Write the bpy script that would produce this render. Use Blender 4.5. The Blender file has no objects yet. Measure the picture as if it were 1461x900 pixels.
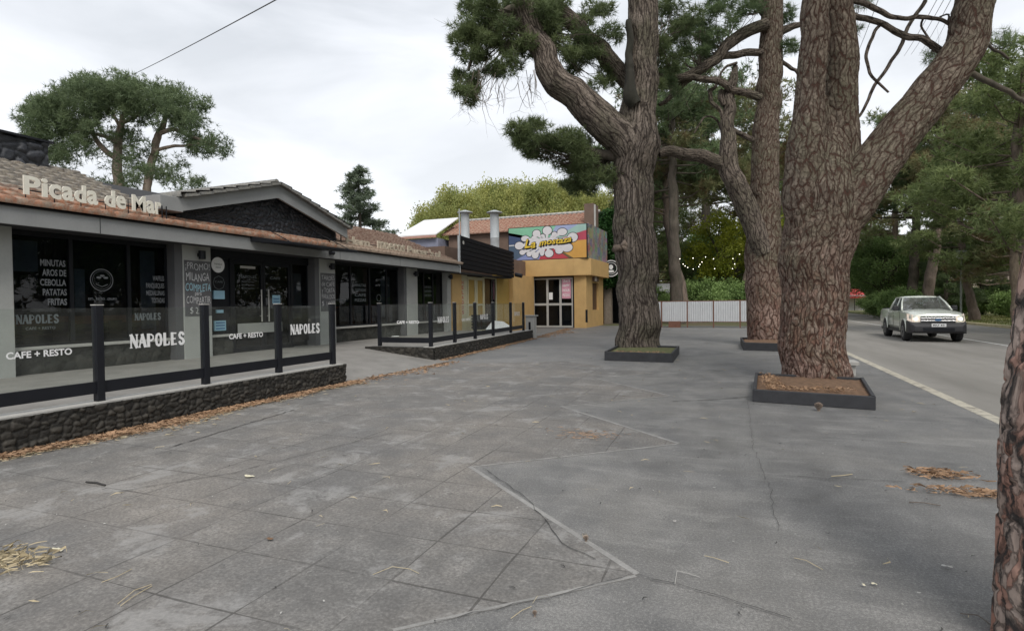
import bpy, math, random
import numpy as np
from mathutils import Vector, Matrix

# ------------------------------------------------------------------ camera, sky, sun, exposure
scene = bpy.context.scene
COL = scene.collection
RND = random.Random(7)
FPX, EYE = 800.0, 1.55
YAW = math.atan(313 / 800.0); PITCH = math.atan(16 / 800.0); ROLL = math.radians(0.72)
_f = np.array([-math.sin(YAW) * math.cos(PITCH), math.cos(YAW) * math.cos(PITCH), -math.sin(PITCH)])
_r = np.array([math.cos(YAW), math.sin(YAW), 0.0]); _u = np.cross(_r, _f)
_R = _r * math.cos(ROLL) - _u * math.sin(ROLL); _U = _r * math.sin(ROLL) + _u * math.cos(ROLL)
CAMP = np.array([0, 0, EYE])
cam_data = bpy.data.cameras.new('camera'); cam = bpy.data.objects.new('camera', cam_data); COL.objects.link(cam)
cam_data.sensor_width = 36.0; cam_data.lens = FPX / 1461.0 * 36.0
cam_data.clip_start = 0.05; cam_data.clip_end = 3000
M4 = Matrix.Identity(4)
for i in range(3):
    M4[i][0] = _R[i]; M4[i][1] = _U[i]; M4[i][2] = -_f[i]; M4[i][3] = CAMP[i]
cam.matrix_world = M4
scene.camera = cam
scene.view_settings.view_transform = 'Standard'; scene.view_settings.look = 'None'
scene.view_settings.gamma = 1.0; scene.view_settings.exposure = 0.98
scene.render.engine = 'CYCLES'
scene.cycles.use_denoising = True
scene.cycles.max_bounces = 8; scene.cycles.transparent_max_bounces = 24
scene.cycles.caustics_reflective = False; scene.cycles.caustics_refractive = False

SUN_EL, SUN_AZ = math.radians(50), math.radians(148)     # azimuth from +Y, clockwise
world = bpy.data.worlds.new("World"); scene.world = world; world.use_nodes = True
nt = world.node_tree; nt.nodes.clear()
def wn(t): return nt.nodes.new(t)
sky = wn('ShaderNodeTexSky'); sky.sky_type = 'NISHITA'; sky.sun_disc = False
sky.sun_elevation = SUN_EL; sky.sun_rotation = SUN_AZ
skyb = wn('ShaderNodeBackground'); skyb.inputs[1].default_value = 0.08
nt.links.new(sky.outputs[0], skyb.inputs[0])
tc = wn('ShaderNodeTexCoord'); mp = wn('ShaderNodeMapping'); mp.inputs['Scale'].default_value = (1.0, 1.0, 3.4)
mp.inputs['Rotation'].default_value = (0.0, 0.12, 0.6)
nt.links.new(tc.outputs['Generated'], mp.inputs[0])
nz = wn('ShaderNodeTexNoise'); nz.inputs['Scale'].default_value = 2.3; nz.inputs['Detail'].default_value = 7
nz.inputs['Roughness'].default_value = 0.52; nz.inputs['Distortion'].default_value = 0.35
nt.links.new(mp.outputs[0], nz.inputs['Vector'])
rp = wn('ShaderNodeValToRGB'); rp.color_ramp.elements[0].position = 0.36; rp.color_ramp.elements[1].position = 0.68
rp.color_ramp.elements[0].color = (0.53, 0.555, 0.59, 1); rp.color_ramp.elements[1].color = (0.80, 0.82, 0.86, 1)
nt.links.new(nz.outputs['Fac'], rp.inputs[0])
# the overcast thins and brightens towards the horizon
sx = wn('ShaderNodeSeparateXYZ'); nt.links.new(tc.outputs['Generated'], sx.inputs[0])
mr = wn('ShaderNodeMapRange'); mr.inputs['From Min'].default_value = 0.02; mr.inputs['From Max'].default_value = 0.45
mr.inputs['To Min'].default_value = 0.55; mr.inputs['To Max'].default_value = 0.0
nt.links.new(sx.outputs['Z'], mr.inputs[0])
mxc = wn('ShaderNodeMixRGB'); mxc.inputs[2].default_value = (0.92, 0.925, 0.93, 1)
nt.links.new(mr.outputs[0], mxc.inputs[0]); nt.links.new(rp.outputs[0], mxc.inputs[1])
cloudb = wn('ShaderNodeBackground'); cloudb.inputs[1].default_value = 0.71
nt.links.new(mxc.outputs[0], cloudb.inputs[0])
mxs = wn('ShaderNodeMixShader'); mxs.inputs[0].default_value = 0.93
nt.links.new(skyb.outputs[0], mxs.inputs[1]); nt.links.new(cloudb.outputs[0], mxs.inputs[2])
wo = wn('ShaderNodeOutputWorld'); nt.links.new(mxs.outputs[0], wo.inputs[0])

sl = bpy.data.lights.new('sun', 'SUN'); sl.energy = 1.25; sl.angle = math.radians(25); sl.color = (1.0, 0.95, 0.88)
so = bpy.data.objects.new('sun', sl); COL.objects.link(so); so.location = (-10, -10, 40)
sd = Vector((math.sin(SUN_AZ) * math.cos(SUN_EL), math.cos(SUN_AZ) * math.cos(SUN_EL), math.sin(SUN_EL)))
so.rotation_euler = sd.to_track_quat('Z', 'Y').to_euler()

# ------------------------------------------------------------------ survey helpers: sight line from the eye met with a real plane or distance
def ray(px, py): return _f + _R * ((px - 730.5) / FPX) - _U * ((py - 450) / FPX)
def at_z(px, py, z=0.0): d = ray(px, py); return CAMP + d * ((z - EYE) / d[2])
def at_x(px, py, x): d = ray(px, py); return CAMP + d * (x / d[0])
def at_y(px, py, y): d = ray(px, py); return CAMP + d * (y / d[1])
def at_w(px, py, w): d = ray(px, py); return CAMP + d * w

# ------------------------------------------------------------------ material helpers
def lin(c): return tuple(((v / 255.0) / 12.92 if v / 255.0 <= 0.04045 else ((v / 255.0 + 0.055) / 1.055) ** 2.4) for v in c)
class NT:
    def __init__(s, name):
        s.m = bpy.data.materials.new(name); s.m.use_nodes = True; s.t = s.m.node_tree
        s.b = s.t.nodes['Principled BSDF']; s.out = s.t.nodes['Material Output']
        s.tc = None
    def n(s, t, **k):
        x = s.t.nodes.new('ShaderNode' + t)
        for a, v in k.items():
            if a.startswith('i_'):
                key = a[2:].replace('_', ' ')
                x.inputs[key].default_value = v
            else: setattr(x, a, v)
        return x
    def l(s, a, b): s.t.links.new(a, b)
    def co(s):
        if s.tc is None: s.tc = s.n('TexCoord')
        return s.tc.outputs['Object']
    def noise(s, scale, detail=5, rough=0.55, vec=None, scl=None, dist=0.0):
        x = s.n('TexNoise'); x.inputs['Scale'].default_value = scale; x.inputs['Detail'].default_value = detail
        x.inputs['Roughness'].default_value = rough; x.inputs['Distortion'].default_value = dist
        v = vec or s.co()
        if scl:
            mpp = s.n('Mapping'); mpp.inputs['Scale'].default_value = scl; s.l(v, mpp.inputs[0]); v = mpp.outputs[0]
        s.l(v, x.inputs['Vector']); return x.outputs['Fac']
    def ramp(s, fac, stops):
        r = s.n('ValToRGB'); e = r.color_ramp.elements
        while len(e) < len(stops): e.new(0.5)
        for i, (p, c) in enumerate(stops):
            e[i].position = p
            e[i].color = (c, c, c, 1) if isinstance(c, (int, float)) else (*c, 1)
        s.l(fac, r.inputs[0]); return r.outputs[0]
    def mix(s, fac, a, b, mode='MIX'):
        x = s.n('MixRGB', blend_type=mode)
        for i, v in enumerate((fac, a, b)):
            if isinstance(v, (int, float)): x.inputs[i].default_value = v if i == 0 else (v, v, v, 1)
            elif isinstance(v, tuple): x.inputs[i].default_value = (*v, 1)
            else: s.l(v, x.inputs[i])
        return x.outputs[0]
    def math(s, op, a, b=0.0, c=0.0):
        x = s.n('Math', operation=op)
        for i, v in enumerate((a, b, c)):
            if isinstance(v, (int, float)): x.inputs[i].default_value = v
            else: s.l(v, x.inputs[i])
        return x.outputs[0]
    def attr(s, name): x = s.n('Attribute', attribute_name=name); return x.outputs['Fac']
    def col(s, v):
        if isinstance(v, tuple): s.b.inputs['Base Color'].default_value = (*v, 1)
        else: s.l(v, s.b.inputs['Base Color'])
    def rough(s, v):
        if isinstance(v, (int, float)): s.b.inputs['Roughness'].default_value = v
        else: s.l(v, s.b.inputs['Roughness'])
    def bump(s, h, strength=0.5, dist=0.02):
        x = s.n('Bump'); x.inputs['Strength'].default_value = strength; x.inputs['Distance'].default_value = dist
        s.l(h, x.inputs['Height']); s.l(x.outputs[0], s.b.inputs['Normal'])

def simple(name, c, rough=0.6, var=0.18, scale=3.0, metal=0.0, bump=0.0, spec=0.5):
    """a painted or raw surface with soft blotches and fine grain"""
    k = NT(name)
    n1 = k.noise(scale, 6); n2 = k.noise(scale * 14, 4)
    f = k.mix(0.35, n1, n2)
    a = tuple(v * (1 - var) for v in c); b = tuple(min(1, v * (1 + var)) for v in c)
    k.col(k.ramp(f, [(0.3, a), (0.7, b)])); k.rough(rough)
    k.b.inputs['Metallic'].default_value = metal; k.b.inputs['Specular IOR Level'].default_value = spec
    if bump: k.bump(f, bump, 0.01)
    return k.m

# ------------------------------------------------------------------ mesh builder
class MB:
    def __init__(s): s.v = []; s.f = []; s.at = None
    def add(s, vs, fs):
        o = len(s.v); s.v.extend([tuple(map(float, v)) for v in vs]); s.f.extend([tuple(i + o for i in f) for f in fs]); return s
    def box(s, x0, x1, y0, y1, z0, z1):
        return s.add([(x0, y0, z0), (x1, y0, z0), (x1, y1, z0), (x0, y1, z0), (x0, y0, z1), (x1, y0, z1), (x1, y1, z1), (x0, y1, z1)],
                     [(0, 3, 2, 1), (4, 5, 6, 7), (0, 1, 5, 4), (1, 2, 6, 5), (2, 3, 7, 6), (3, 0, 4, 7)])
    def obox(s, o, ux, uy, uz):
        """box from a corner and three edge vectors"""
        o, ux, uy, uz = map(lambda q: np.array(q, float), (o, ux, uy, uz))
        p = [o, o + ux, o + ux + uy, o + uy]; p += [q + uz for q in p]
        return s.add(p, [(0, 3, 2, 1), (4, 5, 6, 7), (0, 1, 5, 4), (1, 2, 6, 5), (2, 3, 7, 6), (3, 0, 4, 7)])
    def prism(s, pts, d):
        """polygon pts (3d, planar) pushed along vector d"""
        n = len(pts); d = np.array(d, float); a = [np.array(p, float) for p in pts]
        return s.add(a + [p + d for p in a], [tuple(range(n - 1, -1, -1)), tuple(range(n, 2 * n))] + [(i, (i + 1) % n, n + (i + 1) % n, n + i) for i in range(n)])
    def poly(s, pts): return s.add(pts, [tuple(range(len(pts)))])
    def tube(s, path, rad, seg=8, cap=True):
        path = [np.array(p, float) for p in path]
        if isinstance(rad, (int, float)): rad = [rad] * len(path)
        rings = []; prev = None
        for i, p in enumerate(path):
            t = path[min(i + 1, len(path) - 1)] - path[max(i - 1, 0)]; t = t / (np.linalg.norm(t) + 1e-9)
            if prev is None:
                a = np.cross(t, [0, 0, 1.0]);
                if np.linalg.norm(a) < 0.1: a = np.cross(t, [1.0, 0, 0])
            else: a = prev - t * (prev @ t)
            a = a / (np.linalg.norm(a) + 1e-9); prev = a; b = np.cross(t, a)
            rings.append([p + rad[i] * (a * math.cos(k * 2 * math.pi / seg) + b * math.sin(k * 2 * math.pi / seg)) for k in range(seg)])
        vs = [q for r in rings for q in r]; fs = []
        for i in range(len(path) - 1):
            for k in range(seg):
                k2 = (k + 1) % seg; fs.append((i * seg + k, i * seg + k2, (i + 1) * seg + k2, (i + 1) * seg + k))
        if cap: fs.append(tuple(range(seg - 1, -1, -1))); fs.append(tuple((len(path) - 1) * seg + k for k in range(seg)))
        return s.add(vs, fs)
    def build(s, name, mat, parent=None, smooth=False, bevel=0.0, **props):
        me = bpy.data.meshes.new(name); me.from_pydata(s.v, [], s.f); me.update()
        ob = bpy.data.objects.new(name, me); COL.objects.link(ob)
        if isinstance(mat, (list, tuple)):
            for m_ in mat: me.materials.append(m_)
        elif mat: me.materials.append(mat)
        if smooth:
            me.polygons.foreach_set('use_smooth', [True] * len(me.polygons))
        if bevel:
            md = ob.modifiers.new('bevel', 'BEVEL'); md.width = bevel; md.segments = 2; md.limit_method = 'ANGLE'
        put(ob, parent)
        for k, v in props.items(): ob[k] = v
        return ob

def put(ob, parent):
    if parent is None: return
    ob.parent = parent
    base = parent
    loc = Vector((0, 0, 0))
    while base is not None:
        loc = loc + base.location if base.type == 'EMPTY' else loc
        base = base.parent
    ob.matrix_parent_inverse = Matrix.Translation(-loc) if parent.type == 'EMPTY' else Matrix.Identity(4)

def thing(name, label, cat, loc=(0, 0, 0), group=None, rz=0.0):
    o = bpy.data.objects.new(name, None); COL.objects.link(o); o.empty_display_size = 0.3
    o.location = tuple(map(float, loc)); o.rotation_euler = (0, 0, rz); o['label'] = label; o['category'] = cat
    if group: o['group'] = group
    return o
def tag(o, label, cat, group=None, kind=None):
    if label: o['label'] = label
    if cat: o['category'] = cat
    if group: o['group'] = group
    if kind: o['kind'] = kind
    return o
def copy_tree(o, parent=None):
    c = o.copy(); COL.objects.link(c)
    if parent is not None: c.parent = parent
    for ch in [x for x in bpy.data.objects if x.parent == o]: copy_tree(ch, c)
    return c

def fast_mesh(name, V, T, mat, parent=None, attrs=None, smooth=False):
    """V (n,3) float, T (m,3|4) int -> object; attrs: per-vertex float arrays"""
    k = T.shape[1]; me = bpy.data.meshes.new(name)
    me.vertices.add(len(V)); me.vertices.foreach_set('co', np.ascontiguousarray(V, np.float32).ravel())
    me.loops.add(T.size); me.loops.foreach_set('vertex_index', np.ascontiguousarray(T, np.int32).ravel())
    me.polygons.add(len(T)); me.polygons.foreach_set('loop_start', np.arange(0, T.size, k, dtype=np.int32))
    me.polygons.foreach_set('loop_total', np.full(len(T), k, np.int32))
    if smooth: me.polygons.foreach_set('use_smooth', np.ones(len(T), bool))
    me.update(calc_edges=True); me.validate()
    for a, arr in (attrs or {}).items():
        at = me.attributes.new(a, 'FLOAT', 'POINT'); at.data.foreach_set('value', np.ascontiguousarray(arr, np.float32))
    if mat: me.materials.append(mat)
    ob = bpy.data.objects.new(name, me); COL.objects.link(ob); put(ob, parent)
    return ob

# ------------------------------------------------------------------ cellular relief for bark and rubble stone
def hash2(i, j, s):
    h = (i.astype(np.int64) * 374761393 + j.astype(np.int64) * 668265263 + s * 974711) & 0x7fffffff
    h = ((h ^ (h >> 13)) * 1274126177) & 0x7fffffff
    return ((h ^ (h >> 16)) & 0xffff) / 65535.0
def cells(u, v, s=1):
    iu, iv = np.floor(u), np.floor(v); f1 = np.full(u.shape, 9.0); f2 = np.full(u.shape, 9.0); idv = np.zeros(u.shape)
    for di in (-1, 0, 1):
        for dj in (-1, 0, 1):
            a, b = iu + di, iv + dj
            px, py = a + 0.1 + 0.8 * hash2(a, b, s), b + 0.1 + 0.8 * hash2(a, b, s + 17)
            d = np.hypot(u - px, v - py); near = d < f1
            f2 = np.where(near, f1, np.minimum(f2, d)); idv = np.where(near, hash2(a, b, s + 31), idv); f1 = np.where(near, d, f1)
    return f2 - f1, idv
def vnoise(u, v, s=1):
    iu, iv = np.floor(u), np.floor(v); fu, fv = u - iu, v - iv; fu = fu * fu * (3 - 2 * fu); fv = fv * fv * (3 - 2 * fv)
    return (hash2(iu, iv, s) * (1 - fu) * (1 - fv) + hash2(iu + 1, iv, s) * fu * (1 - fv) + hash2(iu, iv + 1, s) * (1 - fu) * fv + hash2(iu + 1, iv + 1, s) * fu * fv)

def catmull(pts, step):
    P = [np.array(p, float) for p in pts]; P = [2 * P[0] - P[1]] + P + [2 * P[-1] - P[-2]]; out = []
    for i in range(1, len(P) - 2):
        n = max(1, int(np.linalg.norm(P[i + 1][:3] - P[i][:3]) / step))
        for k in range(n):
            t = k / n
            out.append(0.5 * ((2 * P[i]) + (-P[i - 1] + P[i + 1]) * t + (2 * P[i - 1] - 5 * P[i] + 4 * P[i + 1] - P[i + 2]) * t * t + (-P[i - 1] + 3 * P[i] - 3 * P[i + 1] + P[i + 2]) * t ** 3))
    out.append(P[-2]); return np.array(out)

def bark_limb(name, pts, mat, parent=None, step=0.04, cw=0.09, ch=0.2, depth=0.02, seed=1, lump=0.06, twist=0.0, kink=1.0):
    """pts: (x,y,z,r) control points; real plated bark relief"""
    c = catmull(pts, step); ctr, r = c[:, :3].copy(), np.maximum(c[:, 3], 0.004); sl0 = np.arange(len(ctr)) * step; t = np.gradient(ctr, axis=0)
    for ax_ in range(3):
        ctr[:, ax_] += kink * (vnoise(sl0 / 0.5, sl0 * 0 + ax_ * 7.3, seed + 77) - 0.5) * np.minimum(r * 1.1, 0.07) * 2 + kink * (vnoise(sl0 / 0.17, sl0 * 0 + ax_ * 5.1, seed + 78) - 0.5) * np.minimum(r, 0.04) * (r < 0.12)
    n = len(ctr); seg = int(max(10, min(150, 2 * math.pi * r.max() / step)))
    t /= np.linalg.norm(t, axis=1)[:, None] + 1e-9
    A = np.zeros_like(ctr); a = np.cross(t[0], _f); a /= np.linalg.norm(a) + 1e-9; 
    for i in range(n):
        a = a - t[i] * (a @ t[i]); a /= np.linalg.norm(a) + 1e-9; A[i] = a
    B = np.cross(t, A)
    # the seam of the pattern (angle 0/2pi) faces away from the eye
    away = 0.0
    s = np.concatenate([[0], np.cumsum(np.linalg.norm(np.diff(ctr, axis=0), axis=1))])
    th = np.linspace(0, 2 * math.pi, seg, endpoint=False)
    mid = ctr[n // 2] - CAMP
    away = math.atan2(B[n // 2] @ mid, A[n // 2] @ mid)
    TH, S = np.meshgrid(th, s); R = np.repeat(r[:, None], seg, 1)
    rm = float(np.mean(r))
    U_ = TH * rm / cw + twist * S; V_ = S / ch
    wu = (vnoise(U_ * 0.9, V_ * 0.9, seed + 3) - 0.5) * 0.9; wv = (vnoise(U_ * 0.9 + 9, V_ * 0.9, seed + 5) - 0.5) * 0.9
    e, idv = cells(U_ + wu, V_ + wv, seed)
    e2, id2 = cells((U_ + wu) * 2.1, (V_ + wv) * 2.6, seed + 50)
    plate = np.clip(e * 4.5, 0, 1); plate = plate * plate * (3 - 2 * plate); fine = np.clip(e2 * 3, 0, 1)
    low = vnoise(TH / (2 * math.pi) * 5, S / 0.9, seed + 9) + 0.5 * vnoise(TH / (2 * math.pi) * 9, S / 0.4, seed + 10)
    seamfade = 1.0
    D = depth * (plate * (0.6 + 0.5 * idv) + 0.15 * fine) + lump * R * (low - 0.75)
    rr = R + D * np.minimum(1, R / 0.08)
    ang = TH + away
    X = ctr[:, None, :] + (A[:, None, :] * np.cos(ang)[..., None] + B[:, None, :] * np.sin(ang)[..., None]) * rr[..., None]
    V = X.reshape(-1, 3)
    i, j = np.meshgrid(np.arange(n - 1), np.arange(seg), indexing='ij'); j2 = (j + 1) % seg
    T = np.stack([i * seg + j, i * seg + j2, (i + 1) * seg + j2, (i + 1) * seg + j], -1).reshape(-1, 4)
    return fast_mesh(name, V, T, mat, parent, dict(bu=(U_ + wu).ravel(), bv=(V_ + wv).ravel()), smooth=True)

def stone_patch(mb, o, ux, uy, nrm, w, h, cell=0.22, depth=0.035, res=0.03, seed=1, mask=None, asp=1.35):
    """displaced rubble face; appended to an accumulator list [(V,T,plate,rnd)]"""
    o, ux, uy, nrm = [np.array(q, float) for q in (o, ux, uy, nrm)]
    nu, nv = max(2, int(w / res)), max(2, int(h / res))
    a, b = np.meshgrid(np.linspace(0, w, nu), np.linspace(0, h, nv))
    U_, V_ = a / (cell * asp), b / cell
    wu = (vnoise(a * 5, b * 5, seed) - 0.5) * 0.7; wv = (vnoise(a * 5 + 7, b * 5, seed + 2) - 0.5) * 0.7
    e, idv = cells(U_ + wu, V_ + wv, seed + 4)
    pl = np.clip(e * 3.2, 0, 1) ** 0.7; rough = vnoise(a * 22, b * 22, seed + 6)
    D = depth * pl * (0.4 + 0.8 * idv) + 0.25 * depth * rough
    if mask is not None: bb = mask(a / w) * b
    else: bb = b
    X = o + ux * a[..., None] + uy * bb[..., None] + nrm * D[..., None]
    i, j = np.meshgrid(np.arange(nv - 1), np.arange(nu - 1), indexing='ij')
    T = np.stack([i * nu + j, i * nu + j + 1, (i + 1) * nu + j + 1, (i + 1) * nu + j], -1).reshape(-1, 4)
    mb.append((X.reshape(-1, 3), T, pl.ravel(), idv.ravel()))
def stone_build(mb, name, mat, parent=None):
    V, T, a, b = [], [], [], []; k = 0
    for v, t, p, r in mb: V.append(v); T.append(t + k); a.append(p); b.append(r); k += len(v)
    return fast_mesh(name, np.concatenate(V), np.concatenate(T), mat, parent, dict(plate=np.concatenate(a), rnd=np.concatenate(b)))

# ------------------------------------------------------------------ lettering
_font_cache = {}
def text_pts(s, bold=0.0, shear=0.0, spacing=1.0):
    key = (s, bold, shear, spacing)
    if key in _font_cache: return _font_cache[key]
    cu = bpy.data.curves.new('lettering_source', 'FONT'); cu.body = s; cu.size = 1.0; cu.offset = bold; cu.shear = shear
    cu.space_character = spacing; cu.resolution_u = 3; cu.fill_mode = 'BOTH'
    ob = bpy.data.objects.new('lettering_source', cu); COL.objects.link(ob)
    bpy.context.view_layer.update()
    dg = bpy.context.evaluated_depsgraph_get(); me = bpy.data.meshes.new_from_object(ob.evaluated_get(dg))
    V = np.array([v.co[:] for v in me.vertices]); F = [tuple(p.vertices) for p in me.polygons]
    bpy.data.objects.remove(ob); bpy.data.curves.remove(cu); bpy.data.meshes.remove(me)
    _font_cache[key] = (V, F); return V, F
def letter(mb, s, o, ux, uy, width, height, bold=0.0, shear=0.0, thick=0.0, warp=None):
    """fit s into width x height on the plane o + a*ux + b*uy; thick pushes it out along ux x uy"""
    V, F = text_pts(s, bold, shear)
    o, ux, uy = [np.array(q, float) for q in (o, ux, uy)]; n = np.cross(ux, uy)
    x = (V[:, 0] - V[:, 0].min()) / (np.ptp(V[:, 0]) + 1e-9); y = V[:, 1] / max(1e-6, V[:, 1].max())
    if warp: y = y + warp(x)
    X = o + ux * (x * width)[:, None] + uy * (y * height)[:, None]
    if thick <= 0: mb.add(X, F); return
    X2 = X + n * thick; k = len(X); fs = [tuple(i + k for i in f) for f in F] + [tuple(reversed(f)) for f in F]
    cnt = {}
    for f in F:
        for a, b in zip(f, f[1:] + f[:1]): cnt[(a, b)] = 1
    for (a, b) in cnt:
        if (b, a) not in cnt: fs.append((a, b, b + k, a + k))
    mb.add(np.concatenate([X, X2]), fs)

# serif capitals of the cafe's name, drawn stroke by stroke on a unit box
SERIF = {
 'N': [[(0.12, 0), (0.12, 1)], [(0.12, 1), (0.88, 0), 2], [(0.88, 0), (0.88, 1)]],
 'A': [[(0.08, 0), (0.47, 1)], [(0.47, 1), (0.88, 0), 2], [(0.25, 0.35), (0.72, 0.35)]],
 'P': [[(0.2, 0), (0.2, 1), 2], [(0.2, 0.95), (0.6, 0.95), (0.85, 0.82), (0.85, 0.62), (0.6, 0.47), (0.2, 0.45)]],
 'O': [[(0.5, 0.97), (0.24, 0.86), (0.13, 0.5), (0.24, 0.14), (0.5, 0.03), (0.76, 0.14), (0.87, 0.5), (0.76, 0.86), (0.5, 0.97), 1.6]],
 'L': [[(0.25, 0), (0.25, 1), 2], [(0.25, 0.05), (0.85, 0.05), (0.88, 0.3)]],
 'E': [[(0.22, 0), (0.22, 1), 2], [(0.22, 0.95), (0.84, 0.95)], [(0.22, 0.5), (0.7, 0.5)], [(0.22, 0.05), (0.86, 0.05)]],
 'S': [[(0.82, 0.78), (0.66, 0.96), (0.36, 0.97), (0.18, 0.78), (0.3, 0.58), (0.7, 0.42), (0.84, 0.22), (0.66, 0.04), (0.34, 0.03), (0.16, 0.24), 1.7]],
}
FEET = {'N': [(0.12, 0), (0.12, 1), (0.88, 1)], 'A': [(0.08, 0), (0.88, 0)], 'P': [(0.2, 0), (0.2, 1)], 'L': [(0.25, 0), (0.25, 1)], 'E': [(0.22, 0), (0.22, 1)], 'O': [], 'S': []}
def serif_word(mb, word, o, ux, uy, width, height, stroke=0.07, off=0.0):
    o, ux, uy = [np.array(q, float) for q in (o, ux, uy)]; n = np.cross(ux, uy); cw = width / len(word); lay = off
    for k, chh in enumerate(word):
        for st in SERIF[chh]:
            wt = stroke * height * (st[-1] if not isinstance(st[-1], tuple) else 1.0); pts = [p for p in st if isinstance(p, tuple)]
            P2 = [np.array([(k + 0.04 + 0.9 * p[0]) * cw, p[1] * height]) for p in pts]
            for a, b in zip(P2[:-1], P2[1:]):
                d = (b - a) / (np.linalg.norm(b - a) + 1e-9); q = np.array([-d[1], d[0]]) * wt; e = d * wt * 0.3; lay += 0.00004
                mb.poly([o + ux * c[0] + uy * c[1] + n * lay for c in (a - q - e, b - q + e, b + q + e, a + q - e)])
        for fx, fy in FEET[chh]:
            c = np.array([(k + 0.04 + 0.9 * fx) * cw, fy * height]); w2 = 0.17 * cw; h2 = 0.035 * height; lay += 0.00004
            mb.poly([o + ux * (c[0] + sx_ * w2) + uy * (c[1] + sy_ * h2) + n * lay for sx_, sy_ in ((-1, -1), (1, -1), (1, 1), (-1, 1))])

# ------------------------------------------------------------------ materials
M = {}
def bark_mat(name, crack, plate_a, plate_b, flake=None, moss=(0.11, 0.115, 0.07), rough=0.92, cw=0.10, bd=0.03, fine_s=2.2, stretch=0.42, upper=None):
    """plates and furrows laid along each limb's own girth (bu) and length (bv)"""
    k = NT(name); cb = k.n('CombineXYZ'); k.l(k.attr('bu'), cb.inputs[0]); k.l(k.attr('bv'), cb.inputs[1])
    wz = k.n('TexNoise'); wz.inputs['Scale'].default_value = 1.3; wz.inputs['Detail'].default_value = 7; wz.inputs['Roughness'].default_value = 0.72; k.l(cb.outputs[0], wz.inputs['Vector'])
    wv_ = k.n('VectorMath', operation='MULTIPLY_ADD'); k.l(wz.outputs['Color'], wv_.inputs[0]); wv_.inputs[1].default_value = (1.25, 1.0, 0); k.l(cb.outputs[0], wv_.inputs[2]); V = wv_.outputs[0]
    def vor(feat, sc, out):
        x = k.n('TexVoronoi', voronoi_dimensions='2D', feature=feat); x.inputs['Scale'].default_value = sc; k.l(V, x.inputs['Vector']); return x.outputs[out]
    V0 = V; st0 = k.n('VectorMath', operation='MULTIPLY'); k.l(V, st0.inputs[0]); st0.inputs[1].default_value = (1.0, stretch, 0); V = st0.outputs[0]; e1 = vor('DISTANCE_TO_EDGE', 1.0, 'Distance'); c1 = vor('F1', 1.0, 'Color'); V = V0; e2 = vor('DISTANCE_TO_EDGE', fine_s, 'Distance'); c2 = vor('F1', fine_s, 'Color')
    s1 = k.n('SeparateColor'); k.l(c1, s1.inputs[0]); s2 = k.n('SeparateColor'); k.l(c2, s2.inputs[0])
    n1 = k.noise(26, 6, 0.7, scl=(1, 1, 0.3)); n2 = k.noise(1.1, 4, 0.6); n3 = k.noise(90, 4, 0.7)
    jag = k.math('MULTIPLY', k.math('SUBTRACT', n1, 0.5), 0.24)
    p1 = k.ramp(k.math('ADD', e1, jag), [(cw * 0.15, 0.0), (cw, 0.8), (cw * 2.6, 1.0)]); p2 = k.ramp(k.math('ADD', e2, jag), [(0.0, 0.0), (cw * 1.0, 1.0)])
    base = k.mix(k.math('ADD', k.math('MULTIPLY', s1.outputs[0], 0.6), k.math('MULTIPLY', s2.outputs[0], 0.4)), plate_a, plate_b)
    if upper:
        sz_ = k.n('SeparateXYZ'); k.l(k.co(), sz_.inputs[0]); hz_ = k.n('MapRange'); hz_.inputs['From Min'].default_value = 0.9; hz_.inputs['From Max'].default_value = 3.4
        k.l(k.math('ADD', sz_.outputs[2], k.math('MULTIPLY', k.math('SUBTRACT', n2, 0.5), 1.5)), hz_.inputs[0]); up_ = hz_.outputs[0]
        base = k.mix(up_, base, k.mix(s2.outputs[0], upper[0], upper[1]))
    base = k.mix(k.math('MULTIPLY', k.ramp(n1, [(0.38, 1.0), (0.62, 0.0)]), 0.45), base, tuple(v * 0.5 for v in plate_a))
    if flake:
        f = k.math('MULTIPLY', k.ramp(s2.outputs[1], [(0.52, 0.0), (0.6, 1.0)]), k.ramp(n2, [(0.38, 0.15), (0.58, 1.0)])); f = k.math('MULTIPLY', f, k.math('SUBTRACT', 1.0, up_)) if upper else f; base = k.mix(k.math('MULTIPLY', f, 0.75), base, flake)
    base = k.mix(k.math('MULTIPLY', k.ramp(n2, [(0.45, 0.0), (0.66, 1.0)]), 0.45), base, moss)
    h = k.math('MULTIPLY', p1, k.math('ADD', 0.5, k.math('MULTIPLY', p2, 0.5)))
    k.col(k.mix(h, crack, base)); k.rough(rough); k.b.inputs['Specular IOR Level'].default_value = 0.2
    hh = k.math('ADD', k.math('MULTIPLY', h, 0.7), k.math('ADD', k.math('MULTIPLY', n1, 0.25), k.math('MULTIPLY', n3, 0.08)))
    k.bump(hh, 1.0, bd); return k.m
M['bark_brown'] = bark_mat('bark_brown', (0.045, 0.035, 0.03), (0.16, 0.13, 0.108), (0.30, 0.25, 0.21), bd=0.035)
M['bark_red'] = bark_mat('bark_red', (0.075, 0.04, 0.03), (0.22, 0.14, 0.11), (0.46, 0.35, 0.295), flake=(0.24, 0.11, 0.085), bd=0.03, stretch=0.62, upper=((0.145, 0.12, 0.095), (0.26, 0.22, 0.175)))
M['bark_near'] = bark_mat('bark_near', (0.045, 0.04, 0.038), (0.40, 0.29, 0.235), (0.58, 0.46, 0.40), flake=(0.40, 0.15, 0.09), moss=(0.26, 0.23, 0.20), cw=0.13, bd=0.012, fine_s=1.9)
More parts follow.
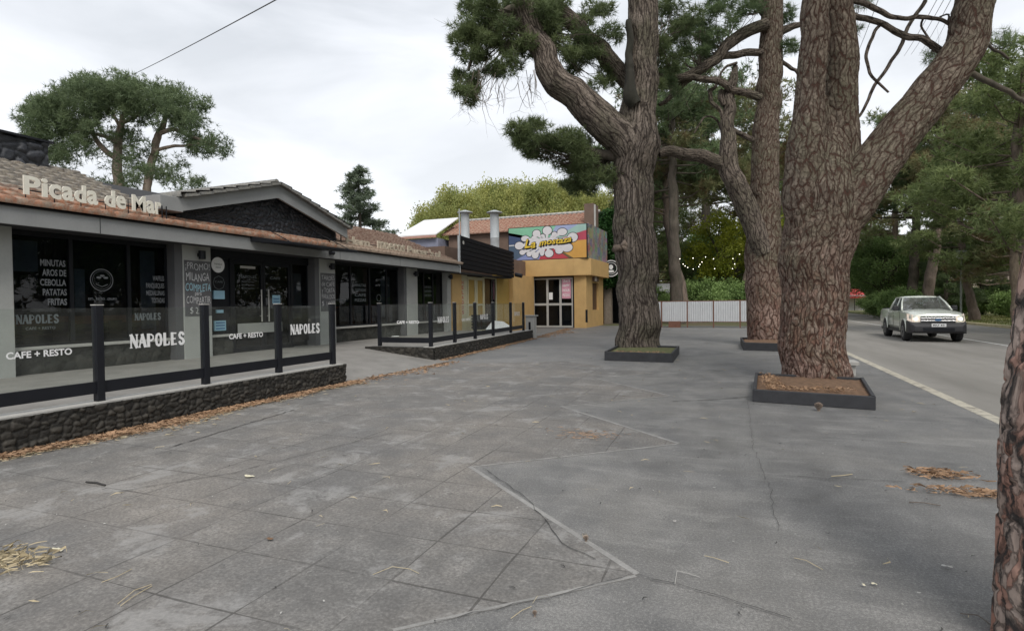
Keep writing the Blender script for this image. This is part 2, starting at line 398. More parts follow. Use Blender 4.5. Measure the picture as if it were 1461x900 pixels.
def plain_bark(name, a, b, scale=6):
    k = NT(name); n1 = k.noise(scale, 7, 0.7, scl=(1, 1, 0.25)); n2 = k.noise(0.8, 3)
    c = k.ramp(n1, [(0.3, a), (0.68, b)]); k.col(k.mix(k.math('MULTIPLY', n2, 0.3), c, (0.12, 0.13, 0.08))); k.rough(0.95)
    k.bump(n1, 0.9, 0.05); return k.m
M['bark_far'] = plain_bark('bark_far', (0.07, 0.05, 0.042), (0.24, 0.18, 0.15))
M['bark_dark'] = plain_bark('bark_dark', (0.035, 0.028, 0.024), (0.13, 0.10, 0.085))
M['bark_pale'] = plain_bark('bark_pale', (0.17, 0.12, 0.095), (0.42, 0.33, 0.27))
M['bark_black'] = plain_bark('bark_black', (0.008, 0.007, 0.006), (0.03, 0.025, 0.022))
M['dead_twig'] = plain_bark('dead_twig', (0.10, 0.08, 0.07), (0.26, 0.21, 0.18), 20)
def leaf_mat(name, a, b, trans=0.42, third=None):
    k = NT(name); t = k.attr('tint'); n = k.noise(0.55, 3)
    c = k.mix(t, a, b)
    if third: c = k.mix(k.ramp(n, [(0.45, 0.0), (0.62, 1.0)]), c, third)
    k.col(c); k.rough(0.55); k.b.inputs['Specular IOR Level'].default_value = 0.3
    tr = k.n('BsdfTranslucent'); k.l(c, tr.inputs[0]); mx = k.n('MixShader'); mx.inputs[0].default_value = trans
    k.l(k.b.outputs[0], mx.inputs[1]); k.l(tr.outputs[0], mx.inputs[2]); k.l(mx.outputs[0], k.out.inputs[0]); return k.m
M['needle_green'] = leaf_mat('needle_green', (0.075, 0.11, 0.05), (0.23, 0.28, 0.125))
M['needle_deep'] = leaf_mat('needle_deep', (0.07, 0.11, 0.055), (0.21, 0.28, 0.13))
M['needle_far'] = leaf_mat('needle_far', (0.07, 0.105, 0.055), (0.22, 0.28, 0.14))
M['needle_mix'] = leaf_mat('needle_mix', (0.11, 0.14, 0.06), (0.32, 0.34, 0.16), third=(0.20, 0.145, 0.075))
M['needle_bright'] = leaf_mat('needle_bright', (0.11, 0.155, 0.06), (0.29, 0.345, 0.14))
M['spruce'] = leaf_mat('spruce', (0.10, 0.13, 0.095), (0.27, 0.33, 0.22))
M['leaf_yellow'] = leaf_mat('leaf_yellow', (0.24, 0.26, 0.08), (0.54, 0.54, 0.19), 0.45, third=(0.28, 0.32, 0.11))
M['leaf_lime'] = leaf_mat('leaf_lime', (0.12, 0.16, 0.02), (0.42, 0.44, 0.05), 0.45)
M['leaf_green'] = leaf_mat('leaf_green', (0.10, 0.17, 0.055), (0.29, 0.41, 0.14), 0.3)
M['ivy'] = leaf_mat('ivy', (0.012, 0.05, 0.012), (0.05, 0.13, 0.03), 0.2)

# setting ----------------------------------------------------------
def paving_material():
    k = NT('old_square_paving'); v = k.co()
    sp = k.n('SeparateXYZ'); k.l(v, sp.inputs[0])
    wob = k.math('MULTIPLY', k.math('SUBTRACT', k.noise(0.8, 2), 0.5), 0.05)
    def cell(o, off):
        x = k.math('DIVIDE', k.math('ADD', k.math('ADD', o, off), wob), 0.5575)
        fl = k.math('FLOOR', x); fr = k.math('FRACT', x)
        edge = k.math('MINIMUM', fr, k.math('SUBTRACT', 1.0, fr)); return fl, edge
    fx, ex = cell(sp.outputs[0], 0.68); fy, ey = cell(sp.outputs[1], -0.43)
    e = k.math('MINIMUM', ex, ey)
    broken = k.noise(2.4, 5)
    wid = k.math('MULTIPLY', k.ramp(broken, [(0.42, 0.2), (0.6, 1.0)]), 0.012)
    joint = k.math('LESS_THAN', e, k.math('ADD', wid, 0.004))
    # fades where the joints are filled with grime and old paint
    filled = k.ramp(k.noise(0.9, 4, 0.6), [(0.40, 0.2), (0.56, 1.0)])
    joint = k.math('MULTIPLY', joint, filled)
    cb = k.n('CombineXYZ'); k.l(fx, cb.inputs[0]); k.l(fy, cb.inputs[1])
    wn_ = k.n('TexWhiteNoise', noise_dimensions='2D'); k.l(cb.outputs[0], wn_.inputs[0])
    big = k.noise(0.55, 6, 0.6); mid = k.noise(3.5, 6, 0.65); fine = k.noise(48, 6, 0.8)
    c = k.ramp(mid, [(0.3, (0.115, 0.111, 0.106)), (0.52, (0.17, 0.165, 0.157)), (0.72, (0.27, 0.26, 0.245))])
    c = k.mix(k.math('MULTIPLY', wn_.outputs[0], 0.35), c, (0.14, 0.14, 0.142))
    c = k.mix(k.math('MULTIPLY', k.ramp(big, [(0.42, 0.0), (0.68, 1.0)]), 0.5), c, (0.31, 0.275, 0.235))
    c = k.mix(k.math('MULTIPLY', k.ramp(fine, [(0.43, 1.0), (0.52, 0.0)]), 0.6), c, (0.10, 0.095, 0.09)); c = k.mix(k.math('MULTIPLY', k.ramp(fine, [(0.54, 0.0), (0.64, 1.0)]), 0.22), c, (0.45, 0.43, 0.40))
    pat = k.noise(1.7, 7, 0.7, dist=0.5); c = k.mix(k.math('MULTIPLY', k.ramp(pat, [(0.54, 0.0), (0.62, 1.0)]), 0.4), c, (0.36, 0.355, 0.345)); c = k.mix(k.math('MULTIPLY', k.ramp(pat, [(0.36, 1.0), (0.45, 0.0)]), 0.35), c, (0.12, 0.115, 0.11)); c = k.mix(k.math('MULTIPLY', joint, 0.68), c, (0.05, 0.046, 0.042))
    k.col(c); k.rough(k.ramp(mid, [(0.3, 0.66), (0.7, 0.88)])); k.b.inputs['Specular IOR Level'].default_value = 0.35
    h = k.mix(joint, k.math('ADD', k.math('MULTIPLY', fine, 0.35), k.math('MULTIPLY', mid, 0.5)), 0.0)
    k.bump(h, 0.6, 0.012); return k.m
def painted_material():
    k = NT('grey_painted_concrete'); big = k.noise(0.45, 6, 0.62, dist=0.4); mid = k.noise(2.2, 7, 0.66, scl=(1.0, 0.6, 1)); fine = k.noise(60, 6, 0.8)
    scr = k.noise(5, 6, 0.75, scl=(0.25, 1.6, 1), dist=0.6); spk = k.noise(38, 3, 0.6)
    c = k.ramp(mid, [(0.3, (0.108, 0.108, 0.107)), (0.5, (0.16, 0.159, 0.157)), (0.7, (0.24, 0.237, 0.231))])
    c = k.mix(k.math('MULTIPLY', k.ramp(big, [(0.45, 0.0), (0.7, 1.0)]), 0.55), c, (0.30, 0.285, 0.26))
    c = k.mix(k.math('MULTIPLY', k.ramp(scr, [(0.56, 0.0), (0.72, 1.0)]), 0.4), c, (0.36, 0.35, 0.33))
    c = k.mix(k.math('MULTIPLY', k.ramp(spk, [(0.70, 0.0), (0.76, 1.0)]), 0.5), c, (0.5, 0.48, 0.44))
    st_ = k.noise(2.6, 9, 0.75, scl=(0.45, 1.4, 1), dist=0.5); c = k.mix(k.math('MULTIPLY', k.ramp(st_, [(0.52, 0.0), (0.64, 1.0)]), 0.30), c, (0.40, 0.39, 0.37)); c = k.mix(k.math('MULTIPLY', k.ramp(st_, [(0.34, 1.0), (0.46, 0.0)]), 0.35), c, (0.11, 0.11, 0.11)); gr_ = k.noise(160, 4, 0.75); c = k.mix(k.math('MULTIPLY', k.ramp(gr_, [(0.42, 1.0), (0.52, 0.0)]), 0.5), c, (0.085, 0.084, 0.082)); c = k.mix(k.math('MULTIPLY', k.ramp(gr_, [(0.56, 0.0), (0.66, 1.0)]), 0.4), c, (0.50, 0.49, 0.46)); c = k.mix(k.math('MULTIPLY', k.ramp(fine, [(0.44, 1.0), (0.51, 0.0)]), 0.42), c, (0.09, 0.09, 0.088)); c = k.mix(k.math('MULTIPLY', k.ramp(fine, [(0.53, 0.0), (0.62, 1.0)]), 0.3), c, (0.42, 0.41, 0.39))
    k.col(c); k.rough(k.ramp(mid, [(0.3, 0.5), (0.7, 0.78)])); k.b.inputs['Specular IOR Level'].default_value = 0.4
    k.bump(k.mix(0.5, fine, gr_), 0.6, 0.006); return k.m
def road_material():
    k = NT('road_asphalt'); big = k.noise(0.3, 5, 0.6, scl=(2.2, 0.35, 1)); fine = k.noise(120, 3, 0.7); mid = k.noise(1.5, 5)
    c = k.ramp(big, [(0.35, (0.20, 0.19, 0.17)), (0.65, (0.30, 0.285, 0.26))])
    c = k.mix(k.math('MULTIPLY', fine, 0.4), c, (0.12, 0.115, 0.11)); c = k.mix(k.math('MULTIPLY', k.ramp(mid, [(0.55, 0.0), (0.7, 1.0)]), 0.25), c, (0.12, 0.115, 0.11))
    k.col(c); k.rough(0.85); k.bump(fine, 0.3, 0.01); return k.m
M['paving'] = paving_material(); M['painted'] = painted_material(); M['road'] = road_material()
def earth_material():
    k = NT('earth'); a = k.noise(0.25, 6); b = k.noise(6, 6, 0.7)
    c = k.ramp(b, [(0.3, (0.07, 0.055, 0.035)), (0.7, (0.17, 0.14, 0.085))]); c = k.mix(k.ramp(a, [(0.42, 0.0), (0.6, 1.0)]), c, (0.08, 0.10, 0.035))
    k.col(c); k.rough(0.95); k.bump(b, 0.6, 0.05); return k.m
M['earth'] = earth_material()
def lawn_material():
    k = NT('lawn'); a = k.noise(0.6, 5); b = k.noise(25, 4, 0.7)
    c = k.ramp(b, [(0.3, (0.07, 0.10, 0.025)), (0.7, (0.20, 0.22, 0.07))]); c = k.mix(k.ramp(a, [(0.45, 0.0), (0.62, 1.0)]), c, (0.30, 0.27, 0.13))
    k.col(c); k.rough(0.95); k.bump(b, 0.6, 0.03); return k.m
M['lawn'] = lawn_material()
def worn_paint(name, paint, bare, lo, hi, sc=5):
    k = NT(name); n = k.noise(sc, 8, 0.75); g = k.noise(70, 4, 0.7); f = k.ramp(n, [(lo, 0.0), (hi, 1.0)]); k.col(k.mix(k.math('MULTIPLY', g, 0.5), k.mix(f, bare, paint), (0.15, 0.14, 0.12))); k.rough(0.85); return k.m
M['kerb_paint'] = worn_paint('kerb_paint', (0.58, 0.54, 0.44), (0.24, 0.22, 0.19), 0.36, 0.52)
M['kerb_stone'] = simple('kerb_stone', (0.50, 0.44, 0.27), 0.85, 0.25, 3)
M['white_line'] = worn_paint('white_line', (0.75, 0.75, 0.72), (0.3, 0.29, 0.27), 0.36, 0.44, 7)
M['crack'] = simple('crack_dirt', (0.05, 0.048, 0.045), 0.95)
M['pale_strip'] = simple('pale_mortar', (0.25, 0.245, 0.235), 0.8, 0.35, 6)
M['terrace'] = simple('terrace_floor', (0.215, 0.205, 0.19), 0.75, 0.25, 2.2, bump=0.2)
M['grey_paint'] = simple('grey_wall_paint', (0.36, 0.365, 0.35), 0.75, 0.1, 2)
M['grey_band'] = simple('grey_fascia_paint', (0.26, 0.265, 0.265), 0.7, 0.12, 2)
M['dark_side'] = simple('dark_pillar_side', (0.10, 0.10, 0.105), 0.7, 0.12, 2)
M['black_metal'] = simple('black_metal', (0.011, 0.012, 0.016), 0.45, 0.2, 5, spec=0.3)
M['black_frame'] = simple('black_frame', (0.009, 0.01, 0.013), 0.5, 0.2, 5, spec=0.25)
M['dark_room'] = simple('dark_interior', (0.03, 0.03, 0.034), 0.85)
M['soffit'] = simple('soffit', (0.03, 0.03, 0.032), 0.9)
M['sill'] = simple('pale_sill', (0.42, 0.41, 0.385), 0.7, 0.15, 5)
M['white_vinyl'] = simple('white_vinyl', (0.78, 0.78, 0.78), 0.5, 0.03)
M['grey_vinyl'] = simple('grey_vinyl', (0.19, 0.20, 0.21), 0.6, 0.1)
M['dim_vinyl'] = simple('dim_vinyl', (0.17, 0.19, 0.20), 0.6, 0.2)
def stone_mat(name, gap, a, b, rough=0.75, speck=(0.2, 0.19, 0.17)):
    k = NT(name); pl = k.attr('plate'); rn = k.attr('rnd'); n1 = k.noise(22, 6, 0.7); n2 = k.noise(4, 4)
    c = k.mix(rn, a, b); c = k.mix(k.math('MULTIPLY', k.ramp(n1, [(0.5, 0.0), (0.75, 1.0)]), 0.5), c, speck)
    k.col(k.mix(k.ramp(pl, [(0.1, 0.0), (0.5, 1.0)]), gap, c)); k.rough(rough); k.bump(k.mix(0.4, n1, n2), 0.8, 0.02); return k.m
M['rubble'] = stone_mat('dark_rubble_wall', (0.012, 0.011, 0.009), (0.012, 0.011, 0.0095), (0.042, 0.037, 0.03), speck=(0.085, 0.075, 0.058))
M['lava'] = stone_mat('black_painted_stone', (0.006, 0.007, 0.009), (0.016, 0.018, 0.023), (0.038, 0.041, 0.05), 0.5, (0.065, 0.068, 0.076))
M['plinth'] = stone_mat('plinth_stone', (0.012, 0.013, 0.011), (0.018, 0.019, 0.016), (0.045, 0.045, 0.038), speck=(0.085, 0.082, 0.07))
def glass_mat(name, tint, ior=1.5, rough=0.0, haze=0.0):
    k = NT(name); t = k.t; t.nodes.remove(k.b); tr = k.n('BsdfTransparent'); tr.inputs[0].default_value = (*tint, 1)
    gl = k.n('BsdfGlossy'); gl.inputs['Roughness'].default_value = rough; fr = k.n('Fresnel'); fr.inputs[0].default_value = ior
    ge = k.n('NewGeometry'); ff = k.math('MULTIPLY', fr.outputs[0], k.math('SUBTRACT', 1.0, ge.outputs['Backfacing']))
    mx = k.n('MixShader'); k.l(ff, mx.inputs[0]); k.l(tr.outputs[0], mx.inputs[1]); k.l(gl.outputs[0], mx.inputs[2]); o = mx.outputs[0]
    if haze:
        df = k.n('BsdfDiffuse'); df.inputs[0].default_value = (0.5, 0.5, 0.48, 1); m2 = k.n('MixShader')
        hz = k.n('TexNoise'); hz.inputs['Scale'].default_value = 3; k.l(k.co(), hz.inputs['Vector'])
        mm = k.math('MULTIPLY', hz.outputs['Fac'], haze * 2); k.l(mm, m2.inputs[0]); k.l(o, m2.inputs[1]); k.l(df.outputs[0], m2.inputs[2]); o = m2.outputs[0]
    k.l(o, k.out.inputs[0]); return k.m
M['rail_glass'] = glass_mat('railing_glass', (0.93, 0.955, 0.94), 1.38, 0.0, 0.025)
M['window_glass'] = glass_mat('dark_window_glass', (0.52, 0.56, 0.60), 1.42, 0.0, 0.0)
def roof_mat(name, low, high, moss, x0, x1):
    k = NT(name); v = k.co(); sp = k.n('SeparateXYZ'); k.l(v, sp.inputs[0]); n1 = k.noise(9, 6, 0.7); n2 = k.noise(1.3, 4); n3 = k.noise(30, 4)
    mr_ = k.n('MapRange'); mr_.inputs['From Min'].default_value = x0; mr_.inputs['From Max'].default_value = x1
    k.l(k.math('ADD', sp.outputs[0], k.math('MULTIPLY', k.math('SUBTRACT', n2, 0.5), 0.5)), mr_.inputs[0])
    c = k.mix(mr_.outputs[0], high, low)
    c = k.mix(k.math('MULTIPLY', k.ramp(n1, [(0.42, 0.0), (0.58, 1.0)]), 0.75), c, moss)
    c = k.mix(k.math('MULTIPLY', k.ramp(n3, [(0.3, 1.0), (0.5, 0.0)]), 0.5), c, tuple(q * 0.3 for q in low)); k.col(c); k.rough(0.85)
    k.bump(n1, 0.4, 0.01); return k.m
M['roof_left'] = roof_mat('grey_and_orange_tiles', (0.34, 0.16, 0.095), (0.16, 0.15, 0.135), (0.30, 0.265, 0.215), -12.5, -12.05)
M['roof_right'] = roof_mat('brown_red_tiles', (0.33, 0.25, 0.19), (0.15, 0.08, 0.058), (0.34, 0.26, 0.205), -12.5, -11.5)
M['roof_gable'] = roof_mat('grey_tiles', (0.17, 0.17, 0.165), (0.19, 0.185, 0.175), (0.27, 0.26, 0.23), -20, -10)
M['roof_far'] = roof_mat('red_clay_tiles', (0.26, 0.105, 0.07), (0.28, 0.13, 0.085), (0.40, 0.30, 0.23), -20, -10)
M['needle_litter'] = simple('fallen_needles', (0.36, 0.23, 0.14), 0.85, 0.55, 9)
M['needle_pale'] = simple('dry_straw', (0.44, 0.37, 0.24), 0.8, 0.3, 12)

# ------------------------------------------------------------------ SETTING: ground, road, pavements
def sheet(name, x0, x1, y0, y1, z, mat):
    return tag(MB().poly([(x0, y0, z), (x1, y0, z), (x1, y1, z), (x0, y1, z)]).build(name, mat), None, None, None, 'structure')
sheet('ground', -600, 600, -200, 1200, -0.15, M['earth'])
sheet('road', 3.2, 14.2, -60, 300, -0.12, M['road'])
tag(MB().box(-60, 3.06, -40, 60, -0.4, 0.0).build('pavement', M['painted']), None, None, None, 'structure')
tag(MB().box(3.06, 3.24, -40, 60, -0.4, 0.004).build('kerb_strip', M['kerb_paint'], bevel=0.01), None, None, None, 'structure')
sheet('centre_line', 8.93, 9.07, -60, 300, -0.115, M['white_line'])
tag(MB().box(14.2, 14.45, -60, 46, -0.3, 0.03).build('far_kerb', M['kerb_stone'], bevel=0.02), None, None, None, 'structure')
tag(MB().box(14.45, 80, -60, 300, -0.3, 0.0).build('verge', M['lawn']), None, None, None, 'structure')
sheet('garden_earth', -60, 3.0, 38, 200, 0.004, M['earth'])
# square paving with its saw-tooth edge against the painted concrete
teeth = [(-1.6, 0.3), (-0.75, 0.9), (-0.6, 1.0), (-1.52, 2.26), (-0.52, 3.19), (-2.35, 4.80), (-0.56, 6.34), (-2.41, 8.09), (-0.96, 9.55), (-2.6, 11.3), (-1.6, 12.6)]
pv = [(-7.14, -3.0, 0.004), (-1.6, -3.0, 0.004)] + [(x, y, 0.004) for x, y in teeth] + [(-4.2, 14.5, 0.004), (-7.14, 13.0, 0.004)]
tag(MB().prism([(a_, b_, 0.0005) for a_, b_, _ in pv], (0, 0, 0.0035)).build('paving', M['paving']), None, None, None, 'structure')
st = MB()
for (a, b) in zip(teeth[2:-1], teeth[3:]):
    a, b = np.array(a), np.array(b); d = (b - a) / np.linalg.norm(b - a); q = np.array([-d[1], d[0]])
    w_ = 0.026 if d[0] < 0 else 0.014; kz = 0.0048 + 0.0006 * len(st.v) / 8
    if a[1] > 2: st.prism([(*a, 0.001), (*b, 0.001), (*(b - q * w_ * 1.6), 0.001), (*(a - q * w_ * 1.6), 0.001)], (0, 0, kz - 0.001))
tag(st.build('mortar_border', M['pale_strip']), None, None, None, 'structure')
# cracks: wandering dark ribbons
def crack(pts, w=0.008, seed=0):
    rr = random.Random(seed); mb = MB(); P = [np.array(p, float) for p in pts]; line = []
    for a, b in zip(P[:-1], P[1:]):
        n = max(2, int(np.linalg.norm(b - a) / 0.09))
        for i in range(n):
            q = a + (b - a) * i / n; line.append(q + np.array([rr.uniform(-1, 1), rr.uniform(-1, 1)]) * 0.014)
    line.append(P[-1])
    for i in range(len(line) - 1):
        a, b = line[i], line[i + 1]; d = (b - a) / (np.linalg.norm(b - a) + 1e-9); q = np.array([-d[1], d[0]])
        w1 = w * (0.4 + abs(math.sin(i * 1.7)) * 0.8)
        mb.poly([(*(a - q * w1), 0.012), (*(a + q * w1), 0.012), (*(b + q * w1 * 0.9), 0.012), (*(b - q * w1 * 0.9), 0.012)])
    return tag(mb.build('pavement_crack', M['crack']), None, None, None, 'structure')
def g2(*pp): return [at_z(*p)[:2] for p in pp]
crack(g2((905, 820), (760, 860), (620, 888)), 0.0025, 1); crack(g2((905, 820), (990, 842), (1060, 862), (1130, 885)), 0.003, 2)
crack(g2((690, 668), (755, 715), (800, 775), (850, 800)), 0.003, 3); crack(g2((1066, 568), (1075, 640), (1100, 700), (1110, 760)), 0.0016, 4)
crack(g2((1075, 566), (1010, 571), (960, 573)), 0.012, 5); crack(g2((240, 640), (330, 612), (420, 585)), 0.009, 6)
crack(g2((150, 706), (190, 699), (330, 676), (470, 640), (560, 618)), 0.004, 7); crack(g2((1120, 680), (1200, 684), (1290, 688)), 0.004, 8)

# ------------------------------------------------------------------ the grey restaurant
rest = thing('restaurant', 'long low grey restaurant with a black stone gable and tiled roof', 'restaurant', (-12.4, 12, 0))
TZ = 0.34; XP = -12.1; XW = -12.4; Y0, Y1 = -1.0, 23.2
MB().box(-19, -12.9, Y0, Y1, 0.0, 3.3).build('inner_wall', M['dark_room'], rest)
# terrace in front of it, with the ramp between the two low walls
ter = MB(); ter.box(XP - 0.6, -7.50, Y0, 9.16, 0.02, TZ); ter.box(XP - 0.6, -8.3, 13.58, 23.9, 0.02, TZ)
ter.prism([(-9.7, 9.16, 0.02), (-7.16, 9.16, 0.02), (-9.7, 9.16, TZ)], (0, 4.44, 0)); ter.box(XP - 0.6, -9.7, 9.16, 13.58, 0.02, TZ)
tag(ter.build('terrace', M['terrace']), None, None, None, 'structure')
for (a, b) in ((5.0 + 1.2, 9.56), (10.34, 11.15), (15.06, 19.4), (20.24, 23.0)):
    sp_ = []; stone_patch(sp_, (XW + 0.06, a, TZ), (0, 1, 0), (0, 0, 1), (1, 0, 0), b - a, 0.46, 0.2, 0.035, 0.04, seed=int(a * 7)); stone_build(sp_, 'stone_plinth', M['plinth'], rest)
sp_ = []; stone_patch(sp_, (XW + 0.06, -1, TZ), (0, 1, 0), (0, 0, 1), (1, 0, 0), 6.0, 0.46, 0.2, 0.035, 0.05, seed=3)
stone_build(sp_, 'stone_plinth', M['plinth'], rest)
pb = MB()
for (a, b) in ((-1, 9.4), (10.3, 11.15), (15.0, 23.0)): pb.box(XW - 0.25, XW + 0.06, a, b, TZ, 0.80)
pb.build('plinth_core', M['dark_room'], rest)
for (a, b) in ((6.19, 9.5), (10.34, 11.15), (15.06, 19.36), (20.24, 23.0)):
    MB().box(XW - 0.1, XW + 0.17, a, b, 0.80, 0.86).build('window_sill', M['sill'], rest, bevel=0.008)
for i, (a, b) in enumerate(((-1.0, -0.2), (5.0, 6.18), (9.56, 10.33), (14.30, 15.05), (19.42, 20.23), (22.85, 23.2))):
    p = MB().box(XP - 0.35, XP, a, b, TZ - 0.02, 3.3).build('pillar', M['grey_paint'], rest, bevel=0.01)
    if i in (2, 3, 4): MB().box(XP - 0.36, XP - 0.02, a - 0.2, a - 0.004, TZ, 3.3).build('dark_return', M['dark_side'], p)  # left side of the pillar coloured darker than its front
# fascia board, soffit
fa = MB().box(-11.56, -11.5, Y0, 22.9, 3.03, 3.34).build('fascia', M['grey_band'], rest, bevel=0.005)
for y in (7.32, 14.55, 18.0): MB().box(-11.499, -11.497, y, y + 0.012, 3.03, 3.34).build('board_joint', M['black_frame'], fa)
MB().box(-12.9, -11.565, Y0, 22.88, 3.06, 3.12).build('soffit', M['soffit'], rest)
MB().box(-13.0, -11.56, 22.84, 22.9, 3.0, 3.5).build('end_board', M['grey_band'], rest)

def tile_slope(name, mat, x_e, z_e, x_r, z_r, y0, y1, parent, row=0.33, wave=0.27, amp=0.045, yfun=None):
    """stepped pan-tiles running from the eave (x_e,z_e) to the ridge (x_r,z_r)"""
    L = math.hypot(x_r - x_e, z_r - z_e); n = int(L / row); ny = int((y1 - y0) / 0.045)
    ys = np.linspace(y0, y1, ny); V = []; T = []
    dx, dz = (x_r - x_e) / L, (z_r - z_e) / L; nx, nz = (-dz, dx) if dx > 0 else (dz, -dx)
    for r_ in range(n + 1):
        for k_, (s0, lift) in enumerate(((r_ * row, 0.06), (min(L, (r_ + 1) * row + 0.01), 0.0))):
            ph = np.abs(np.sin(ys * math.pi / wave)); jit = (hash2(np.floor(ys / wave), np.full(ys.shape, r_), 5) - 0.5) * 0.03
            h = lift + amp * ph + jit * 0.3
            V.append(np.stack([x_e + dx * (s0 + (jit if k_ == 0 else 0)) + nx * h, ys, z_e + dz * s0 + nz * h], -1))
        if True:
            h0 = np.full(ys.shape, -0.02); V.append(np.stack([x_e + dx * r_ * row + nx * h0, ys, z_e + dz * r_ * row + nz * h0], -1))
    V = np.concatenate(V); i = np.arange(ny - 1)
    for r_ in range(n + 1):
        b = r_ * 3 * ny
        for (p, q) in ((b, b + ny), (b + 2 * ny, b)): T.append(np.stack([p + i, p + i + 1, q + i + 1, q + i], -1))
    return fast_mesh(name, V, np.concatenate(T), mat, parent)
rf = tile_slope('roof', M['roof_left'], -11.42, 3.40, -15.0, 4.86, Y0, 9.1, rest)
rf2 = tile_slope('roof', M['roof_right'], -11.42, 3.40, -15.0, 4.86, 14.3, 23.1, rest, row=0.3, wave=0.24, amp=0.045)
rf2['label'] = 'brown red tiled roof slope stained with lichen'
tile_slope('roof', M['roof_left'], -11.42, 3.39, -12.02, 3.63, 9.1, 14.3, rest)
MB().prism([(-11.45, Y0, 3.34), (-15, Y0, 4.8), (-18.6, Y0, 3.36)], (0, 24.1, 0)).build('roof_deck', M['soffit'], rest)
rt = MB(); 
for y in np.arange(Y0, 9.0, 0.36): rt.tube([(-15, y, 4.88), (-15, y + 0.37, 4.90)], [0.09, 0.075], 8)
rt.build('ridge_tiles', M['roof_left'], rf, smooth=True)
rt = MB()
for y in np.arange(14.6, 23.0, 0.36): rt.tube([(-15, y, 4.88), (-15, y + 0.37, 4.90)], [0.09, 0.075], 8)
rt.build('ridge_tiles', M['roof_right'], rf2, smooth=True)

# gable over the entrance
gy0, gyp, gy1 = 9.15, 12.05, 15.0; gz = 4.08; gp = 4.93
g = MB()
for (ya, za, yb, zb) in ((gy0, gz, gyp, gp), (gy1, gz, gyp, gp)):
    g.prism([(-11.55, ya, za - 0.33), (-11.55, yb, zb - 0.39), (-11.55, yb, zb - 0.03), (-11.55, ya, za - 0.03)], (-0.07, 0, 0))
gb = g.build('gable_board', M['grey_band'], rest)
sl_ = (gp - gz) / (gyp - gy0)
MB().box(-12.05, -11.551, gy0 - 0.53, gy0 + 0.02, gz - 0.36, gz - 0.04).build('gable_return', M['grey_band'], rest, bevel=0.01)
gs = []
stone_patch(gs, (-11.95, gy0 + 0.1, 3.5), (0, 1, 0), (0, 0, 1), (1, 0, 0), gy1 - gy0 - 0.2, 1.0, 0.12, 0.06, 0.022, seed=12,
            mask=lambda t: 0.26 + 0.9 * (1 - np.abs(2 * t - 1)))
stone_build(gs, 'gable_stone', M['lava'], rest)
MB().prism([(-12.0, gy0, 3.4), (-12.0, gy0, 3.95), (-12.0, gyp, 4.85), (-12.0, gy1, 3.95), (-12.0, gy1, 3.4)], (-3.5, 0, 0)).build('gable_wall', M['soffit'], rest)
def gable_tiles():
    V = []; T = []; k = 0
    for side in (0, 1):
        ya, yb = (gy0 - 0.12, gyp) if side == 0 else (gy1 + 0.12, gyp); L = math.hypot(yb - ya, gp - gz); n = 8; xs = np.linspace(-11.42, -17.2, 130)
        dy, dz = (yb - ya) / L, (gp - gz) / L; ny, nz = -dz * np.sign(dy), abs(dy)
        for r_ in range(n):
            s0, s1 = r_ * L / n, (r_ + 1) * L / n + 0.02; ph = np.abs(np.sin(xs * math.pi / 0.27)) * 0.028
            for (s_, lift) in ((s0, -0.03), (s0, 0.05), (s1, 0.01)):
                h = lift + (ph if lift > 0 else 0 * ph)
                V.append(np.stack([xs, ya + dy * s_ + ny * h, gz + dz * s_ + nz * h], -1))
        m = len(xs); i = np.arange(m - 1)
        for r_ in range(n):
            b = k + r_ * 3 * m
            for (p, q) in ((b, b + m), (b + m, b + 2 * m)): T.append(np.stack([p + i, p + i + 1, q + i + 1, q + i], -1))
        k += n * 3 * m
    return fast_mesh('gable_roof', np.concatenate(V), np.concatenate(T), M['roof_gable'], rest)
gt = gable_tiles()
rt = MB()
for x in np.arange(-17.2, -11.6, 0.4): rt.tube([(x, gyp, gp + 0.03), (x + 0.42, gyp, gp + 0.05)], [0.10, 0.085], 8)
for (ya, za, yb, zb) in ((gy0, gz, gyp, gp), (gy1, gz, gyp, gp)):       # verge tiles along the front edge
    for q in np.arange(0, 0.99, 0.125):
        y_a, z_a = ya + (yb - ya) * q, za + (zb - za) * q; y_b, z_b = ya + (yb - ya) * (q + 0.13), za + (zb - za) * (q + 0.13)
        rt.prism([(-11.42, y_a, z_a - 0.02), (-11.42, y_b, z_b - 0.035), (-11.42, y_b, z_b + 0.02), (-11.42, y_a, z_a + 0.055)], (-0.16, 0, 0))
rt.build('ridge_tiles', M['roof_gable'], gt)
# awning over the door
aw = MB(); aw.prism([(-11.49, 11.0, 3.38), (-10.35, 11.15, 3.20), (-10.35, 11.15, 3.14), (-11.49, 11.0, 3.24)], (0, 2.75, 0))
awo = aw.build('awning', M['black_frame'], rest, bevel=0.006)
for y in (11.3, 13.7): MB().tube([(-10.4, y, 3.18), (-11.9, y, 3.9)], 0.012, 6).build('stay_rod', M['black_metal'], awo)
